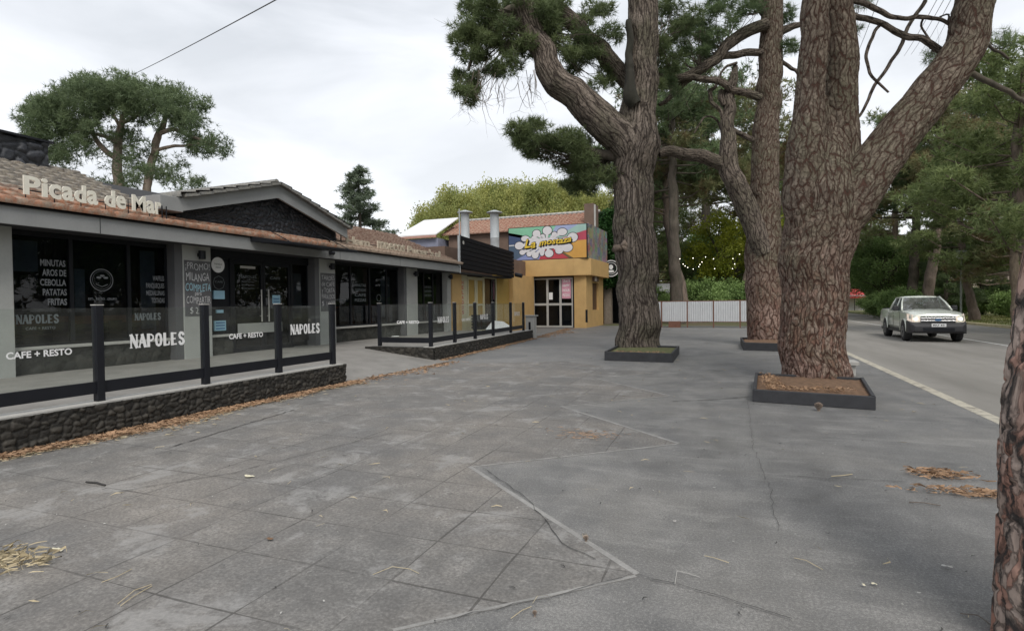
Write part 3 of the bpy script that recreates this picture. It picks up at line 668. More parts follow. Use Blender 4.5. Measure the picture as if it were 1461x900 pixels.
# chimney
ch = []; cx0, cx1, cy0, cy1, cz0, cz1 = -16.2, -14.9, 7.15, 8.35, 4.3, 5.44
stone_patch(ch, (cx1, cy0, cz0), (0, 1, 0), (0, 0, 1), (1, 0, 0), cy1 - cy0, cz1 - cz0, 0.2, 0.07, 0.03, seed=31)
stone_patch(ch, (cx0, cy0, cz0), (1, 0, 0), (0, 0, 1), (0, -1, 0), cx1 - cx0, cz1 - cz0, 0.2, 0.07, 0.03, seed=32)
cho = stone_build(ch, 'chimney', M['lava'], rest)
cc = MB().box(cx0, cx1 - 0.01, cy0 + 0.01, cy1, cz0, cz1); cc.build('chimney_core', M['soffit'], cho)
MB().box(cx0 - 0.08, cx1 + 0.12, cy0 - 0.12, cy1 + 0.08, cz1, cz1 + 0.05).build('chimney_cap', M['black_metal'], cho)
MB().box(-16.2, -14.9, 6.1, 7.1, 4.3, 5.3).build('tank', M['grey_band'], cho, bevel=0.05)

# windows: (y0, y1) of each pane, grouped in bays
def window_bay(y0, y1, cuts, z0=0.86, z1=3.05, decals=None, sideglass=True):
    fr = MB(); fr.box(XW - 0.04, XW + 0.03, y0, y1, z0, z0 + 0.05); fr.box(XW - 0.04, XW + 0.03, y0, y1, z1 - 0.09, z1)
    edges = [y0] + cuts + [y1]
    for e in edges: fr.box(XW - 0.045, XW + 0.036, e - 0.035, e + 0.035, z0 + 0.05, z1 - 0.09)
    w = fr.build('window', M['black_frame'], rest)
    for a, b in zip(edges[:-1], edges[1:]):
        MB().box(XW - 0.006, XW + 0.002, a + 0.035, b - 0.035, z0 + 0.05, z1 - 0.09).build('pane', M['window_glass'], w)
    return w
GX = XW + 0.006
UY, UZ = (0, 1, 0), (0, 0, 1)
w1 = window_bay(6.2, 9.35, [7.30, 8.46])
d = MB()
for s, z, y0_, y1_ in (('MINUTAS', 2.41, 6.77, 7.21), ('AROS DE', 2.22, 6.80, 7.22), ('CEBOLLA', 2.03, 6.76, 7.215), ('PATATAS', 1.84, 6.80, 7.22), ('FRITAS', 1.65, 6.88, 7.22)):
    letter(d, s, (GX, y0_, z), UY, UZ, y1_ - y0_, 0.125, bold=0.025)
for s, z, y0_, y1_ in (('WAFFLES', 2.20, 9.02, 9.3), ('PANQUEQUES', 2.03, 8.86, 9.3), ('MEDIALUNAS', 1.86, 8.86, 9.3), ('TOSTADAS', 1.69, 8.98, 9.3)):
    letter(d, s, (GX, y0_, z), UY, UZ, y1_ - y0_, 0.11, bold=0.02)
d.build('lettering', M['grey_vinyl'], w1)
d = MB()
def ring(mb, o, ux, uy, r0, r1, n=40):
    o, ux, uy = [np.array(q, float) for q in (o, ux, uy)]
    for i in range(n):
        a, b = 2 * math.pi * i / n, 2 * math.pi * (i + 1) / n
        mb.poly([o + ux * math.cos(t) * r + uy * math.sin(t) * r for t, r in ((a, r0), (b, r0), (b, r1), (a, r1))])
def disc(mb, o, ux, uy, r, n=36, sy=1.0):
    o, ux, uy = [np.array(q, float) for q in (o, ux, uy)]
    mb.poly([o + ux * math.cos(2 * math.pi * i / n) * r + uy * math.sin(2 * math.pi * i / n) * r * sy for i in range(n)])
lo = (GX, 7.90, 2.17); ring(d, lo, UY, UZ, 0.22, 0.235); ring(d, lo, UY, UZ, 0.185, 0.19)
for k_ in range(3): disc(d, (GX, 7.84 + 0.07 * k_, 2.22 + 0.04 * (k_ % 2)), UY, UZ, 0.05, 12, 0.45)
d.tube([(GX, 7.78, 2.08), (GX, 7.9, 2.03), (GX, 8.02, 2.08)], 0.008, 4)
letter(d, 'EST. . RESTO . GRUPO', (GX, 7.62, 1.75), UY, UZ, 0.58, 0.045, bold=0.02)
d.build('lettering', M['grey_vinyl'], w1)
d = MB(); serif_word(d, 'NAPOLES', (GX, 6.35, 1.30), UY, UZ, 0.72, 0.16, 0.06); serif_word(d, 'NAPOLES', (GX, 8.58, 1.30), UY, UZ, 0.62, 0.15, 0.06)
letter(d, 'CAFE + RESTO', (GX, 6.5, 1.18), UY, UZ, 0.5, 0.05); d.build('lettering', M['dim_vinyl'], w1)
w3 = window_bay(15.1, 19.3, [16.2, 17.3, 18.4])
d = MB()
for z, s in ((2.25, 'MINUTAS'), (2.08, 'TOSTADAS'), (1.90, 'CAFE'), (1.72, 'PIZZAS')): letter(d, s, (GX, 16.45, z), UY, UZ, 0.65, 0.10, bold=0.01)
letter(d, 'RESTO', (GX, 15.35, 1.75), UY, UZ, 0.6, 0.05)
ring(d, (GX, 17.9, 1.85), UY, UZ, 0.12, 0.14); d.build('lettering', M['dim_vinyl'], w3)
w4 = window_bay(20.3, 22.85, [21.2, 22.0])
d = MB()
for z in (2.3, 2.12, 1.94): letter(d, 'CAFE RESTO', (GX, 21.3, z), UY, UZ, 0.6, 0.09)
d.build('lettering', M['dim_vinyl'], w4)
window_bay(-0.1, 4.95, [1.2, 2.5, 3.75])
# entrance: dark side panel, double door, side pane
ent = MB(); ent.box(XW - 0.05, XW + 0.04, 10.34, 14.28, 2.84, 3.06)
for y in (10.37, 11.17, 13.36, 14.24): ent.box(XW - 0.05, XW + 0.045, y - 0.04, y + 0.04, TZ, 2.84)
en = ent.build('entrance_frame', M['black_frame'], rest)
MB().box(XW - 0.03, XW + 0.0, 10.41, 11.13, 0.86, 2.84).build('side_panel', M['black_frame'], en)
MB().box(XW - 0.006, XW + 0.002, 13.4, 14.2, 0.5, 2.84).build('pane', M['window_glass'], en)
for (a, b, hs) in ((11.22, 12.26, 1), (12.28, 13.31, -1)):
    dd = MB(); dd.box(XW - 0.03, XW + 0.03, a, a + 0.07, TZ, 2.83); dd.box(XW - 0.03, XW + 0.03, b - 0.07, b, TZ, 2.83)
    dd.box(XW - 0.03, XW + 0.03, a + 0.07, b - 0.07, TZ, TZ + 0.14); dd.box(XW - 0.03, XW + 0.03, a + 0.07, b - 0.07, 2.73, 2.83)
    dr = dd.build('door', M['black_frame'], rest)
    MB().box(XW - 0.006, XW + 0.002, a + 0.07, b - 0.07, TZ + 0.14, 2.73).build('pane', M['window_glass'], dr)
    hy = b - 0.12 if hs == 1 else a + 0.12
    MB().tube([(XW + 0.09, hy, 1.15), (XW + 0.09, hy, 2.05)], 0.018, 8).box(XW + 0.02, XW + 0.09, hy - 0.01, hy + 0.01, 1.3, 1.32).box(XW + 0.02, XW + 0.09, hy - 0.01, hy + 0.01, 1.88, 1.90).build('handle', M['sill'], dr)
sv = MB(); disc(sv, (XW + 0.046, 10.76, 2.66), UY, UZ, 0.2); sv.build('round_sticker', M['white_vinyl'], en)
sv = MB(); letter(sv, 'TIENDA', (XW + 0.05, 10.64, 2.66), UY, UZ, 0.24, 0.04); letter(sv, '2022', (XW + 0.05, 10.68, 2.58), UY, UZ, 0.16, 0.04); sv.build('sticker_lettering', M['black_frame'], en)
sv = MB(); ring(sv, (XW + 0.042, 10.78, 2.2), UY, UZ, 0.17, 0.18, 8); letter(sv, 'CAFE', (XW + 0.042, 10.66, 2.2), UY, UZ, 0.24, 0.05); sv.build('octagon_decal', M['dim_vinyl'], en)
M['blue_sticker'] = simple('blue_sticker', (0.30, 0.50, 0.62), 0.5, 0.1)
M['blue_ink'] = simple('blue_ink', (0.05, 0.14, 0.30), 0.5, 0.1)
for q_ in ((0.042, 10.62, 10.95, 1.78, 2.0), (0.042, 10.62, 10.97, 0.96, 1.22), (0.042, 10.7, 10.9, 1.42, 1.5), (0.01, 12.62, 12.92, 1.66, 1.9)): MB().box(XW, XW + q_[0], *q_[1:]).build('window_sticker', M['blue_sticker'], en)
sv = MB()
for z in (1.0, 1.08, 1.15): sv.box(XW, XW + 0.046, 10.66, 10.93, z, z + 0.03)
for z in (1.7, 1.78): sv.box(XW, XW + 0.014, 12.66, 12.88, z, z + 0.03)
sv.build('sticker_lettering', M['blue_ink'], en)
MB().box(XW + 0.004, XW + 0.008, 11.5, 12.02, 2.62, 2.69).build('door_notice', M['sill'], en)
sv = MB(); letter(sv, 'NAPOLES', (XW + 0.006, 11.45, 2.36), UY, UZ, 0.6, 0.07)
for z in (2.24, 2.15, 2.06): letter(sv, 'horario', (XW + 0.006, 11.55, z), UY, UZ, 0.42, 0.045)
letter(sv, 'CAFE', (XW + 0.006, 12.55, 2.36), UY, UZ, 0.4, 0.07); sv.build('lettering', M['dim_vinyl'], en)
MB().box(XW + 0.032, XW + 0.037, 11.35, 12.95, TZ + 0.5, TZ + 0.78).build('door_notice', M['grey_paint'], en)
# a shallow slit of the room: counter, shelves and chairs behind the glass
M['counter'] = simple('orange_counter', (0.34, 0.10, 0.02), 0.5); M['wood_dark'] = simple('dark_wood', (0.10, 0.055, 0.03), 0.5)
rm = MB(); rm.box(-12.86, -12.80, 6.4, 9.3, 1.25, 1.42); rm.box(-12.86, -12.78, 15.3, 16.1, 0.9, 1.55); rm.build('counter', M['counter'], rest)
M['reflection_panel'] = simple('grey_reflection_panel', (0.22, 0.23, 0.24), 0.8, 0.3, 5)  # grey panels added behind the glass, imitating reflections of the street
for (a, b, z0_, z1_) in ((8.95, 9.3, 0.9, 2.9), (6.4, 6.9, 2.3, 2.9), (13.7, 14.15, 1.2, 2.6), (18.5, 19.1, 1.1, 2.7), (20.9, 21.2, 0.9, 2.8), (7.55, 7.75, 1.5, 2.4)): MB().box(-12.72, -12.70, a, b, z0_, z1_).build('reflection_panel', M['reflection_panel'], rest)
for y in (6.8, 7.9, 8.8, 16.6, 17.8, 21.6):
    tb = MB(); tb.box(-12.78, -12.5, y - 0.3, y + 0.3, 1.06, 1.09); tb.box(-12.66, -12.62, y - 0.03, y + 0.03, 0.4, 1.06); tb.box(-12.76, -12.72, y + 0.34, y + 0.62, 0.85, 1.30); tb.build('table', M['wood_dark'], rest)
MB().box(-12.80, -12.76, 15.5, 16.9, 0.9, 1.5).build('counter', M['wood_dark'], rest)
# painted chalk boards on two pillars
M['chalk_ground'] = simple('chalk_ground', (0.105, 0.105, 0.11), 0.9, 0.35, 6)
M['chalk'] = simple('white_chalk', (0.55, 0.55, 0.55), 0.9, 0.2, 20); M['chalk_blue'] = simple('blue_chalk', (0.30, 0.50, 0.58), 0.9, 0.2, 20)
cbd = MB(); cbd.box(XP, XP + 0.006, 9.59, 10.32, 1.36, 2.70); cbo = cbd.build('chalkboard', M['chalk_ground'], rest)
cl = MB(); wob = lambda x: 0.10 * np.sin(x * 9)
letter(cl, '¡PROMO!', (XP + 0.009, 9.62, 2.48), UY, UZ, 0.66, 0.16, -0.012, warp=wob); letter(cl, 'MILANGA', (XP + 0.009, 9.63, 2.21), UY, UZ, 0.64, 0.19, 0.0, warp=wob)
letter(cl, 'para', (XP + 0.009, 9.86, 1.87), UY, UZ, 0.18, 0.06, 0.0); letter(cl, 'COMPARTIR', (XP + 0.009, 9.63, 1.66), UY, UZ, 0.66, 0.17, -0.01, warp=wob); letter(cl, '$ 2500', (XP + 0.009, 9.72, 1.42), UY, UZ, 0.5, 0.15, -0.01, warp=wob)
cl.build('chalk_lettering', M['chalk'], cbo)
cl = MB(); letter(cl, 'COMPLETA', (XP + 0.009, 9.61, 1.96), UY, UZ, 0.70, 0.18, 0.0, warp=wob); cl.build('chalk_lettering', M['chalk_blue'], cbo)
cbo = MB().box(XP, XP + 0.006, 14.33, 15.04, 1.4, 2.62).build('chalkboard', M['chalk_ground'], rest)
cl = MB()
for z, s in ((2.4, 'TARDES'), (2.2, 'de CAFE'), (2.0, 'y TORTA'), (1.8, 'PARA DOS'), (1.58, '$ 1900')): letter(cl, s, (XP + 0.009, 14.38, z), UY, UZ, 0.62, 0.14, -0.01, warp=wob)
cl.build('chalk_lettering', M['chalk'], cbo)
for y in (9.98, 14.78, 19.95, 22.98):
    wl = MB(); wl.tube([(XP + 0.13, y, 2.74), (XP + 0.13, y, 2.94)], 0.08, 14); wl.box(XP + 0.002, XP + 0.06, y - 0.03, y + 0.03, 2.80, 2.88); wl.build('wall_lamp', M['black_metal'], rest, smooth=False)
MB().tube([(-11.42, 14.0, 3.20), (-11.42, 14.14, 3.20)], 0.07, 12).build('wall_lamp', M['black_metal'], rest)

# free-standing letters on the roof
M['cream_letter'] = simple('weathered_cream_letters', (0.72, 0.69, 0.60), 0.8, 0.12, 8)
M['worn_letter'] = simple('peeling_letters', (0.48, 0.42, 0.33), 0.85, 0.35, 14)
sg = thing('roof_sign', 'large cream block letters reading Picada de Mar standing on the tiled roof', 'roof sign', (-12.3, 7.8, 3.7))
y_ = 6.04; total = 8.59 - 6.04; adv = [('P', .125), ('i', .05), ('c', .095), ('a', .095), ('d', .098), ('a', .095), (' ', .05), ('d', .098), ('e', .095), (' ', .05), ('M', .135), ('a', .09), ('r', .062)]
ss = sum(a for _, a in adv)
for chh, a in adv:
    wd = a / ss * total
    if chh != ' ':
        up = chh in 'PdMi'; hh = 0.32 if up else 0.25
        lb = MB(); letter(lb, chh, (-11.5, y_ + 0.012, 3.59), UY, UZ, wd - 0.02, hh, bold=0.03, thick=0.03); lb.build('letter', M['cream_letter'], sg)
    y_ += wd
fm = MB(); fm.tube([(-11.52, 6.0, 3.66), (-11.52, 8.6, 3.66)], 0.012, 6)
for y in np.arange(6.1, 8.6, 0.45): fm.tube([(-11.52, y, 3.38), (-11.52, y, 3.8)], 0.01, 6)
for y in (8.62, 8.72): fm.tube([(-11.5, y, 3.36), (-11.5, y, 3.78)], 0.014, 6)
fm.build('letter_frame', M['black_metal'], sg)
sg = thing('roof_sign', 'worn peeling letters on the brown tiled roof right of the stone gable', 'roof sign', (-11.9, 19, 3.6))
for s, ya, yb in (('Ham,', 15.2, 16.65), ('mpecos', 16.95, 18.75), ('Pucer', 18.95, 20.55), ("'s", 20.65, 21.0), ('al', 21.15, 21.6)):
    lb = MB(); letter(lb, s, (-11.78, ya, 3.60), UY, UZ, yb - ya, 0.28, bold=0.03, thick=0.04); lb.build('letter', M['worn_letter'], sg)
fm = MB(); fm.tube([(-11.8, 15.1, 3.7), (-11.8, 21.7, 3.7)], 0.012, 6); fm.tube([(-11.9, 15.12, 3.5), (-11.9, 15.12, 3.9)], 0.02, 6); fm.build('letter_frame', M['black_metal'], sg)

# ------------------------------------------------------------------ low stone walls with glass railings
wa = thing('low_stone_wall', 'low dark rubble stone wall nearest the camera under the first glass railing', 'stone wall', (-7.35, 4, 0), 'low stone walls')
sw = []; stone_patch(sw, (-7.17, -1, -0.02), UY, UZ, (1, 0, 0), 10.16, 0.42, 0.07, 0.032, 0.014, seed=41, asp=1.5)
stone_patch(sw, (-7.17, 9.16, -0.02), (-1, 0, 0), UZ, (0, 1, 0), 0.4, 0.42, 0.105, 0.045, 0.02, seed=42)
stone_build(sw, 'stone_face', M['rubble'], wa); MB().box(-7.54, -7.175, -1, 9.155, 0, 0.385).build('core', M['plinth'], wa)
MB().box(-7.52, -7.20, -1, 9.15, 0.386, 0.41).build('mortar_top', M['sill'], wa)
wb = thing('low_stone_wall', 'low dark rubble stone wall turning the corner of the ramp, under the far glass railing', 'stone wall', (-7.9, 18, 0), 'low stone walls')
sw = []; a2 = np.array([-7.52, 13.36, -0.02]); b2 = np.array([-8.20, 23.4, -0.02]); L2 = np.linalg.norm(b2 - a2); u2 = (b2 - a2) / L2; n2_ = np.array([u2[1], -u2[0], 0])
stone_patch(sw, a2, u2, UZ, n2_, L2, 0.42, 0.08, 0.03, 0.018, seed=43, asp=1.5)
stone_patch(sw, (-9.75, 13.38, -0.02), (1, 0, 0), UZ, (0, -1, 0), 2.23, 0.42, 0.12, 0.045, 0.025, seed=44)
stone_patch(sw, b2 + np.array([0, 0, 0]), -n2_, UZ, (0, 1, 0), 0.4, 0.42, 0.17, 0.035, 0.03, seed=45)
stone_build(sw, 'stone_face', M['rubble'], wb)
MB().obox(a2 - n2_ * 0.4 + (0, 0.02, 0.02), n2_ * 0.395, u2 * (L2 - 0.03), (0, 0, 0.385)).box(-9.7, -7.9, 13.385, 13.7, 0, 0.385).build('core', M['plinth'], wb)
MB().obox(a2 - n2_ * 0.34 + (0, 0.06, 0.406), n2_ * 0.31, u2 * (L2 - 0.1), (0, 0, 0.024)).build('mortar_top', M['sill'], wb)

def railing(label, posts, zt, texts, loc):
    r_ = thing('glass_railing', label, 'glass railing', loc, 'glass railings around the terraces')
    posts = [np.array([*p, 0.41]) for p in posts]
    for p in posts:
        MB().box(p[0] - 0.045, p[0] + 0.045, p[1] - 0.045, p[1] + 0.045, 0.41, zt).build('post', M['black_metal'], r_, bevel=0.004)
        MB().box(p[0] - 0.05, p[0] + 0.05, p[1] - 0.05, p[1] + 0.05, zt, zt + 0.012).build('post_cap', M['sill'], r_)
    for k_, (p, q) in enumerate(zip(posts[:-1], posts[1:])):
        d_ = (q - p); L = np.linalg.norm(d_); d_ = d_ / L; nn = np.array([d_[1], -d_[0], 0]); s_ = p + d_ * 0.047; l_ = L - 0.094
        MB().obox(s_ - nn * 0.02 + (0, 0, 0.10), d_ * l_, nn * 0.04, (0, 0, 0.145)).build('kick_rail', M['black_metal'], r_)
        pn = MB().obox(s_ + d_ * 0.003 - nn * 0.004 + (0, 0, 0.248), d_ * (l_ - 0.006), nn * 0.008, (0, 0, zt - 0.03 - 0.66)).build('glass_pane', M['rail_glass'], r_)
        for (kk, word, fa_, fb_, z0_, h_) in texts:
            if kk != k_: continue
            mb = MB(); o_ = s_ + d_ * l_ * fa_ + nn * 0.008; o_[2] = z0_
            if word == 'NAPOLES': serif_word(mb, word, o_, d_, UZ, l_ * (fb_ - fa_), h_, 0.062)
            else: letter(mb, word, o_, d_, UZ, l_ * (fb_ - fa_), h_, bold=0.03)
            mb.build('lettering', M['white_vinyl'], pn)
    return r_
railing('near glass railing with black posts, white NAPOLES lettering, closest to the camera', [(-7.35, 1.6), (-7.35, 3.1), (-7.35, 4.62), (-7.35, 6.14), (-7.35, 7.6), (-7.35, 9.02)], 1.60,
        [(0, 'NAPOLES', 0.2, 0.8, 1.05, 0.15), (1, 'CAFE + RESTO', 0.36, 0.82, 1.02, 0.075), (2, 'NAPOLES', 0.24, 0.80, 1.04, 0.17), (3, 'CAFE + RESTO', 0.28, 0.78, 1.06, 0.08), (4, 'NAPOLES', 0.18, 0.76, 1.06, 0.17)], (-7.35, 4, 0.41))
def w2(y, off=0.17): q = a2 + u2 * ((y - a2[1]) / u2[1]) - n2_ * off; return (q[0], q[1])
railing('far glass railing with black posts standing past the ramp opening', [(-9.35, 13.52), w2(13.55), w2(15.2), w2(16.9), w2(18.7), w2(20.8), w2(22.6)], 1.62,
        [(0, 'CAFE + RESTO', 0.34, 0.80, 1.05, 0.075), (1, 'NAPOLES', 0.25, 0.75, 1.05, 0.16), (3, 'NAPOLES', 0.25, 0.7, 1.05, 0.16), (2, 'CAFE + RESTO', 0.3, 0.75, 1.05, 0.07), (5, 'NAPOLES', 0.25, 0.7, 1.08, 0.15)], (-7.9, 18, 0.41))

# ------------------------------------------------------------------ shop with the black slatted sign
M['mustard'] = simple('mustard_wall', (0.55, 0.355, 0.145), 0.75, 0.12, 1.5, bump=0.1)
M['mustard_dark'] = simple('ochre_wall', (0.38, 0.25, 0.06), 0.75, 0.12, 1.5)
M['cream'] = simple('cream_frames', (0.55, 0.50, 0.33), 0.6, 0.1, 3)
M['black_wood'] = simple('black_slats', (0.010, 0.010, 0.012), 0.7, 0.3, 8, spec=0.15)
M['brown_wall'] = simple('brown_render', (0.155, 0.105, 0.08), 0.85, 0.2, 2, bump=0.2)
M['zinc'] = simple('zinc_flue', (0.42, 0.45, 0.47), 0.6, 0.15, 3, metal=0.1)
M['pale_red'] = simple('red_print', (0.5, 0.08, 0.06), 0.6)
shop = thing('shop', 'small shop with black slatted sign, cream doors and ochre wall beside the grey restaurant', 'shop', (-12, 27, 0))
MB().box(-17, -12.42, 23.25, 34.5, 0.0, 4.3).build('wall', M['brown_wall'], shop)
sl3 = MB(); n_s = 7
for i in range(n_s):
    z0 = 3.12 + i * 0.212; sl3.prism([(-11.5, 22.95, z0 + 0.13), (-11.5, 29.8, z0 - 0.06), (-11.5, 29.8, z0 + 0.115), (-11.5, 22.95, z0 + 0.325)], (-0.05, 0, 0))
so_ = sl3.build('slatted_sign', M['black_wood'], shop)
MB().prism([(-11.58, 22.97, 3.2), (-11.58, 29.78, 3.05), (-11.58, 29.78, 4.46), (-11.58, 22.97, 4.66)], (-0.03, 0, 0)).box(-12.4, -11.6, 29.7, 29.78, 3.05, 4.4).build('sign_backing', M['black_frame'], so_)
sc = MB(); disc(sc, (-11.495, 23.35, 4.42), UY, UZ, 0.09, 16); sc.build('sign_spot', M['sill'], so_)
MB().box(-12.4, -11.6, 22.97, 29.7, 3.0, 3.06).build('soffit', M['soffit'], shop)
q = MB(); q.box(-12.40, -12.05, 23.25, 24.2, 0.2, 3.1); q.build('side_wall', M['mustard'], shop)
pn = MB().box(-12.4, -12.12, 24.21, 24.95, 0.2, 3.0).build('cream_panel', M['cream'], shop)
lb = MB()
for i, s in enumerate('HELADOS'): letter(lb, s, (-12.115, 24.35, 2.55 - i * 0.24), UY, UZ, 0.2, 0.17, bold=0.02)
lb.build('lettering', M['pale_red'], pn)
for (a, b) in ((25.0, 26.0), (26.04, 27.0)):
    dd = MB(); dd.box(-12.2, -12.12, a, a + 0.14, 0.2, 2.95); dd.box(-12.2, -12.12, b - 0.14, b, 0.2, 2.95); dd.box(-12.2, -12.12, a + 0.14, b - 0.14, 2.8, 2.95); dd.box(-12.2, -12.12, a + 0.14, b - 0.14, 0.2, 1.0); dd.box(-12.2, -12.12, a + 0.14, b - 0.14, 1.5, 1.6)
    dr = dd.build('door', M['cream'], shop); MB().box(-12.17, -12.16, a + 0.14, b - 0.14, 1.0, 2.8).build('pane', M['mustard_dark'], dr)
wf = MB(); wf.box(-12.25, -12.15, 27.05, 28.75, 0.2, 0.3); wf.box(-12.25, -12.15, 27.05, 28.75, 2.95, 3.05)
for y in (27.05, 28.7): wf.box(-12.25, -12.15, y, y + 0.08, 0.3, 2.95)
wf = wf.build('window', M['cream'], shop); MB().box(-12.21, -12.2, 27.13, 28.7, 0.3, 2.95).build('pane', M['window_glass'], wf); MB().box(-12.41, -12.3, 27.0, 28.8, 0.2, 3.0).build('dark_backing', M['dark_room'], wf)  # dark sheet set behind the pane
MB().box(-12.42, -12.14, 28.8, 30.6, 0.0, 3.2).build('ochre_wall', M['mustard_dark'], shop)
MB().box(-12.42, -11.9, 30.62, 34.4, 0.0, 3.3).build('end_wall', M['mustard'], shop)
MB().box(-12.1, -12.0, 31.2, 31.9, 0.6, 2.6).build('window', M['black_frame'], shop)
MB().tube([(-11.5, 30.0, 3.25), (-11.1, 30.0, 3.15)], 0.12, 10).build('spotlight', M['black_metal'], shop)
pp = MB(); pp.tube([(-11.48, 22.93, 3.0), (-11.48, 22.93, 5.9)], 0.025, 6); pp.tube([(-11.5, 22.85, 3.3), (-11.5, 22.85, 4.7)], 0.04, 6); pp.build('roof_pipe', M['zinc'], shop)
for px in (664, 706):
    b_ = at_y(px, 345, 32.8); t_ = at_y(px, 304, 32.8)
    fl = thing('flue', ('left' if px < 700 else 'right') + ' of the two zinc flue pipes rising behind the black slatted sign', 'flue pipe', (b_[0], 32.8, 4.3), 'zinc flues')
    mb = MB(); r0 = 0.28
    zz = np.linspace(4.2, t_[2] - 0.02, 9); path = []; rad = []
    for i, z in enumerate(zz[::4]):
        path += [(b_[0], 32.8, z - 0.015), (b_[0], 32.8, z), (b_[0], 32.8, z + 0.015)]; rad += [r0, r0 * 1.03, r0]
    mb.tube(path, rad, 20); mb.build('pipe', M['zinc'], fl, smooth=True)
    MB().tube([(b_[0], 32.8, t_[2] + 0.0), (b_[0], 32.8, t_[2] + 0.05), (b_[0], 32.8, t_[2] + 0.18)], [0.50, 0.50, 0.08], 20).build('cowl', M['zinc'], fl)

# ------------------------------------------------------------------ tiled house behind, with pale lean-to roof
house = thing('tiled_house', 'brown walled house with a red clay tile roof behind the flues', 'house', (-15, 38, 0))
MB().box(-19.0, -8.9, 36.2, 40.0, 0, 6.7).build('wall', M['brown_wall'], house)
MB().box(-9.0, -8.35, 36.3, 37.6, 3, 8.1).build('chimney_stack', M['brown_wall'], house)
MB().box(-8.34, -8.24, 36.26, 36.4, 3, 8.0).build('corner_trim', M['sill'], house)
def tile_slope_y(name, mat, y_e, z_e, y_r, z_r, x0, x1, parent, row=0.42, wave=0.32, amp=0.07):
    L = math.hypot(y_r - y_e, z_r - z_e); n = int(L / row); nx = int((x1 - x0) / 0.055); xs = np.linspace(x0, x1, nx); V = []; T = []; i = np.arange(nx - 1)
    dy, dz = (y_r - y_e) / L, (z_r - z_e) / L
    for r_ in range(n):
        ph = np.abs(np.sin(xs * math.pi / wave)) * amp
        for (s_, lift) in ((r_ * row, -0.03), (r_ * row, 0.05), ((r_ + 1) * row, 0.0)):
            h = lift + (ph if lift >= 0 else 0 * ph); V.append(np.stack([xs, y_e + dy * s_ - dz * h, z_e + dz * s_ + dy * h], -1))
    for r_ in range(n):
        b = r_ * 3 * nx
        for (p, q) in ((b, b + nx), (b + nx, b + 2 * nx)): T.append(np.stack([p + i, p + i + 1, q + i + 1, q + i], -1))
    return fast_mesh(name, np.concatenate(V), np.concatenate(T), mat, parent)
rfh = tile_slope_y('roof', M['roof_far'], 35.9, 6.55, 39.2, 8.0, -19.4, -8.6, house)
mb = MB()
for x in np.arange(-19.4, -8.6, 0.4): mb.tube([(x, 39.2, 8.02), (x + 0.42, 39.2, 8.04)], [0.12, 0.10], 8)
mb.build('ridge_tiles', M['sill'], rfh, smooth=True)
M['poly_roof'] = simple('pale_sheet_roof', (0.70, 0.71, 0.72), 0.5, 0.06, 1); M['pinkish'] = simple('faded_pink_trim', (0.45, 0.25, 0.20), 0.8)
M['bluewall'] = simple('faded_blue_wall', (0.22, 0.23, 0.30), 0.8, 0.3, 2)
lean = thing('lean_to', 'lean-to with a pale translucent sheet roof beside the brown house', 'lean-to', (-20.5, 36, 0))
a_, b_, c_, d_ = (-21.6, 37.2, 7.9), (-18.7, 37.2, 7.9), (-19.3, 34.9, 6.5), (-22.6, 34.9, 6.5)
MB().prism([d_, c_, b_, a_], (0, 0, 0.08)).build('roof', M['poly_roof'], lean); MB().box(-22.7, -19.3, 34.82, 34.92, 6.32, 6.48).build('gutter', M['pinkish'], lean)
MB().box(-22.5, -19.3, 35.1, 37.0, 0, 6.3).build('wall', M['bluewall'], lean)

# ------------------------------------------------------------------ corner bar with the painted sign
bar = thing('corner_bar', 'mustard yellow corner bar with white framed doors and a colourful painted sign', 'bar', (-11, 36, 0))
YB = 34.6; XA, XB = -13.35, -8.5
def fz(py, px=780): return at_y(px, py, YB)[2]
zs1, zs0, zb0 = fz(323), fz(371), fz(394.5)
xw0 = at_y(733, 400, YB)[0]; xd1 = at_y(819, 400, YB)[0]
MB().box(XA, xd1 + 0.0, YB + 0.25, 39.9, 0, zb0).build('inner_room', M['dark_room'], bar)
MB().box(xd1, XB, YB, YB + 0.3, 0, zb0).box(XB - 0.3, XB, YB + 0.3, 36.3, 0, zb0).box(XB - 0.3, XB, 36.3, 38.2, 0, 1.1).box(XB - 0.3, XB, 36.3, 38.2, 2.9, zb0).box(XB - 0.3, XB, 38.2, 39.6, 0, zb0).build('wall', M['mustard'], bar)
MB().box(XB - 0.2, XB - 0.16, 36.3, 38.2, 1.1, 2.9).build('window', M['wood_dark'], bar)
MB().box(xd1 + 0.72, xd1 + 0.86, YB - 0.004, YB + 0.01, 0.35, 1.15).build('wall_vent', M['black_frame'], bar)
bd = MB(); bd.prism([(xw0 - 0.15, YB - 0.35, zb0), (xd1 + 0.1, YB - 0.35, zb0), (XB + 0.35, YB - 0.1, zb0), (XB + 0.42, 39.6, zb0), (xw0 - 0.15, 39.6, zb0)], (0, 0, zs0 - zb0 - 0.01))
bd.build('band', M['mustard'], bar, bevel=0.02)
M['soot'] = simple('soot', (0.2, 0.1, 0.05), 0.9)
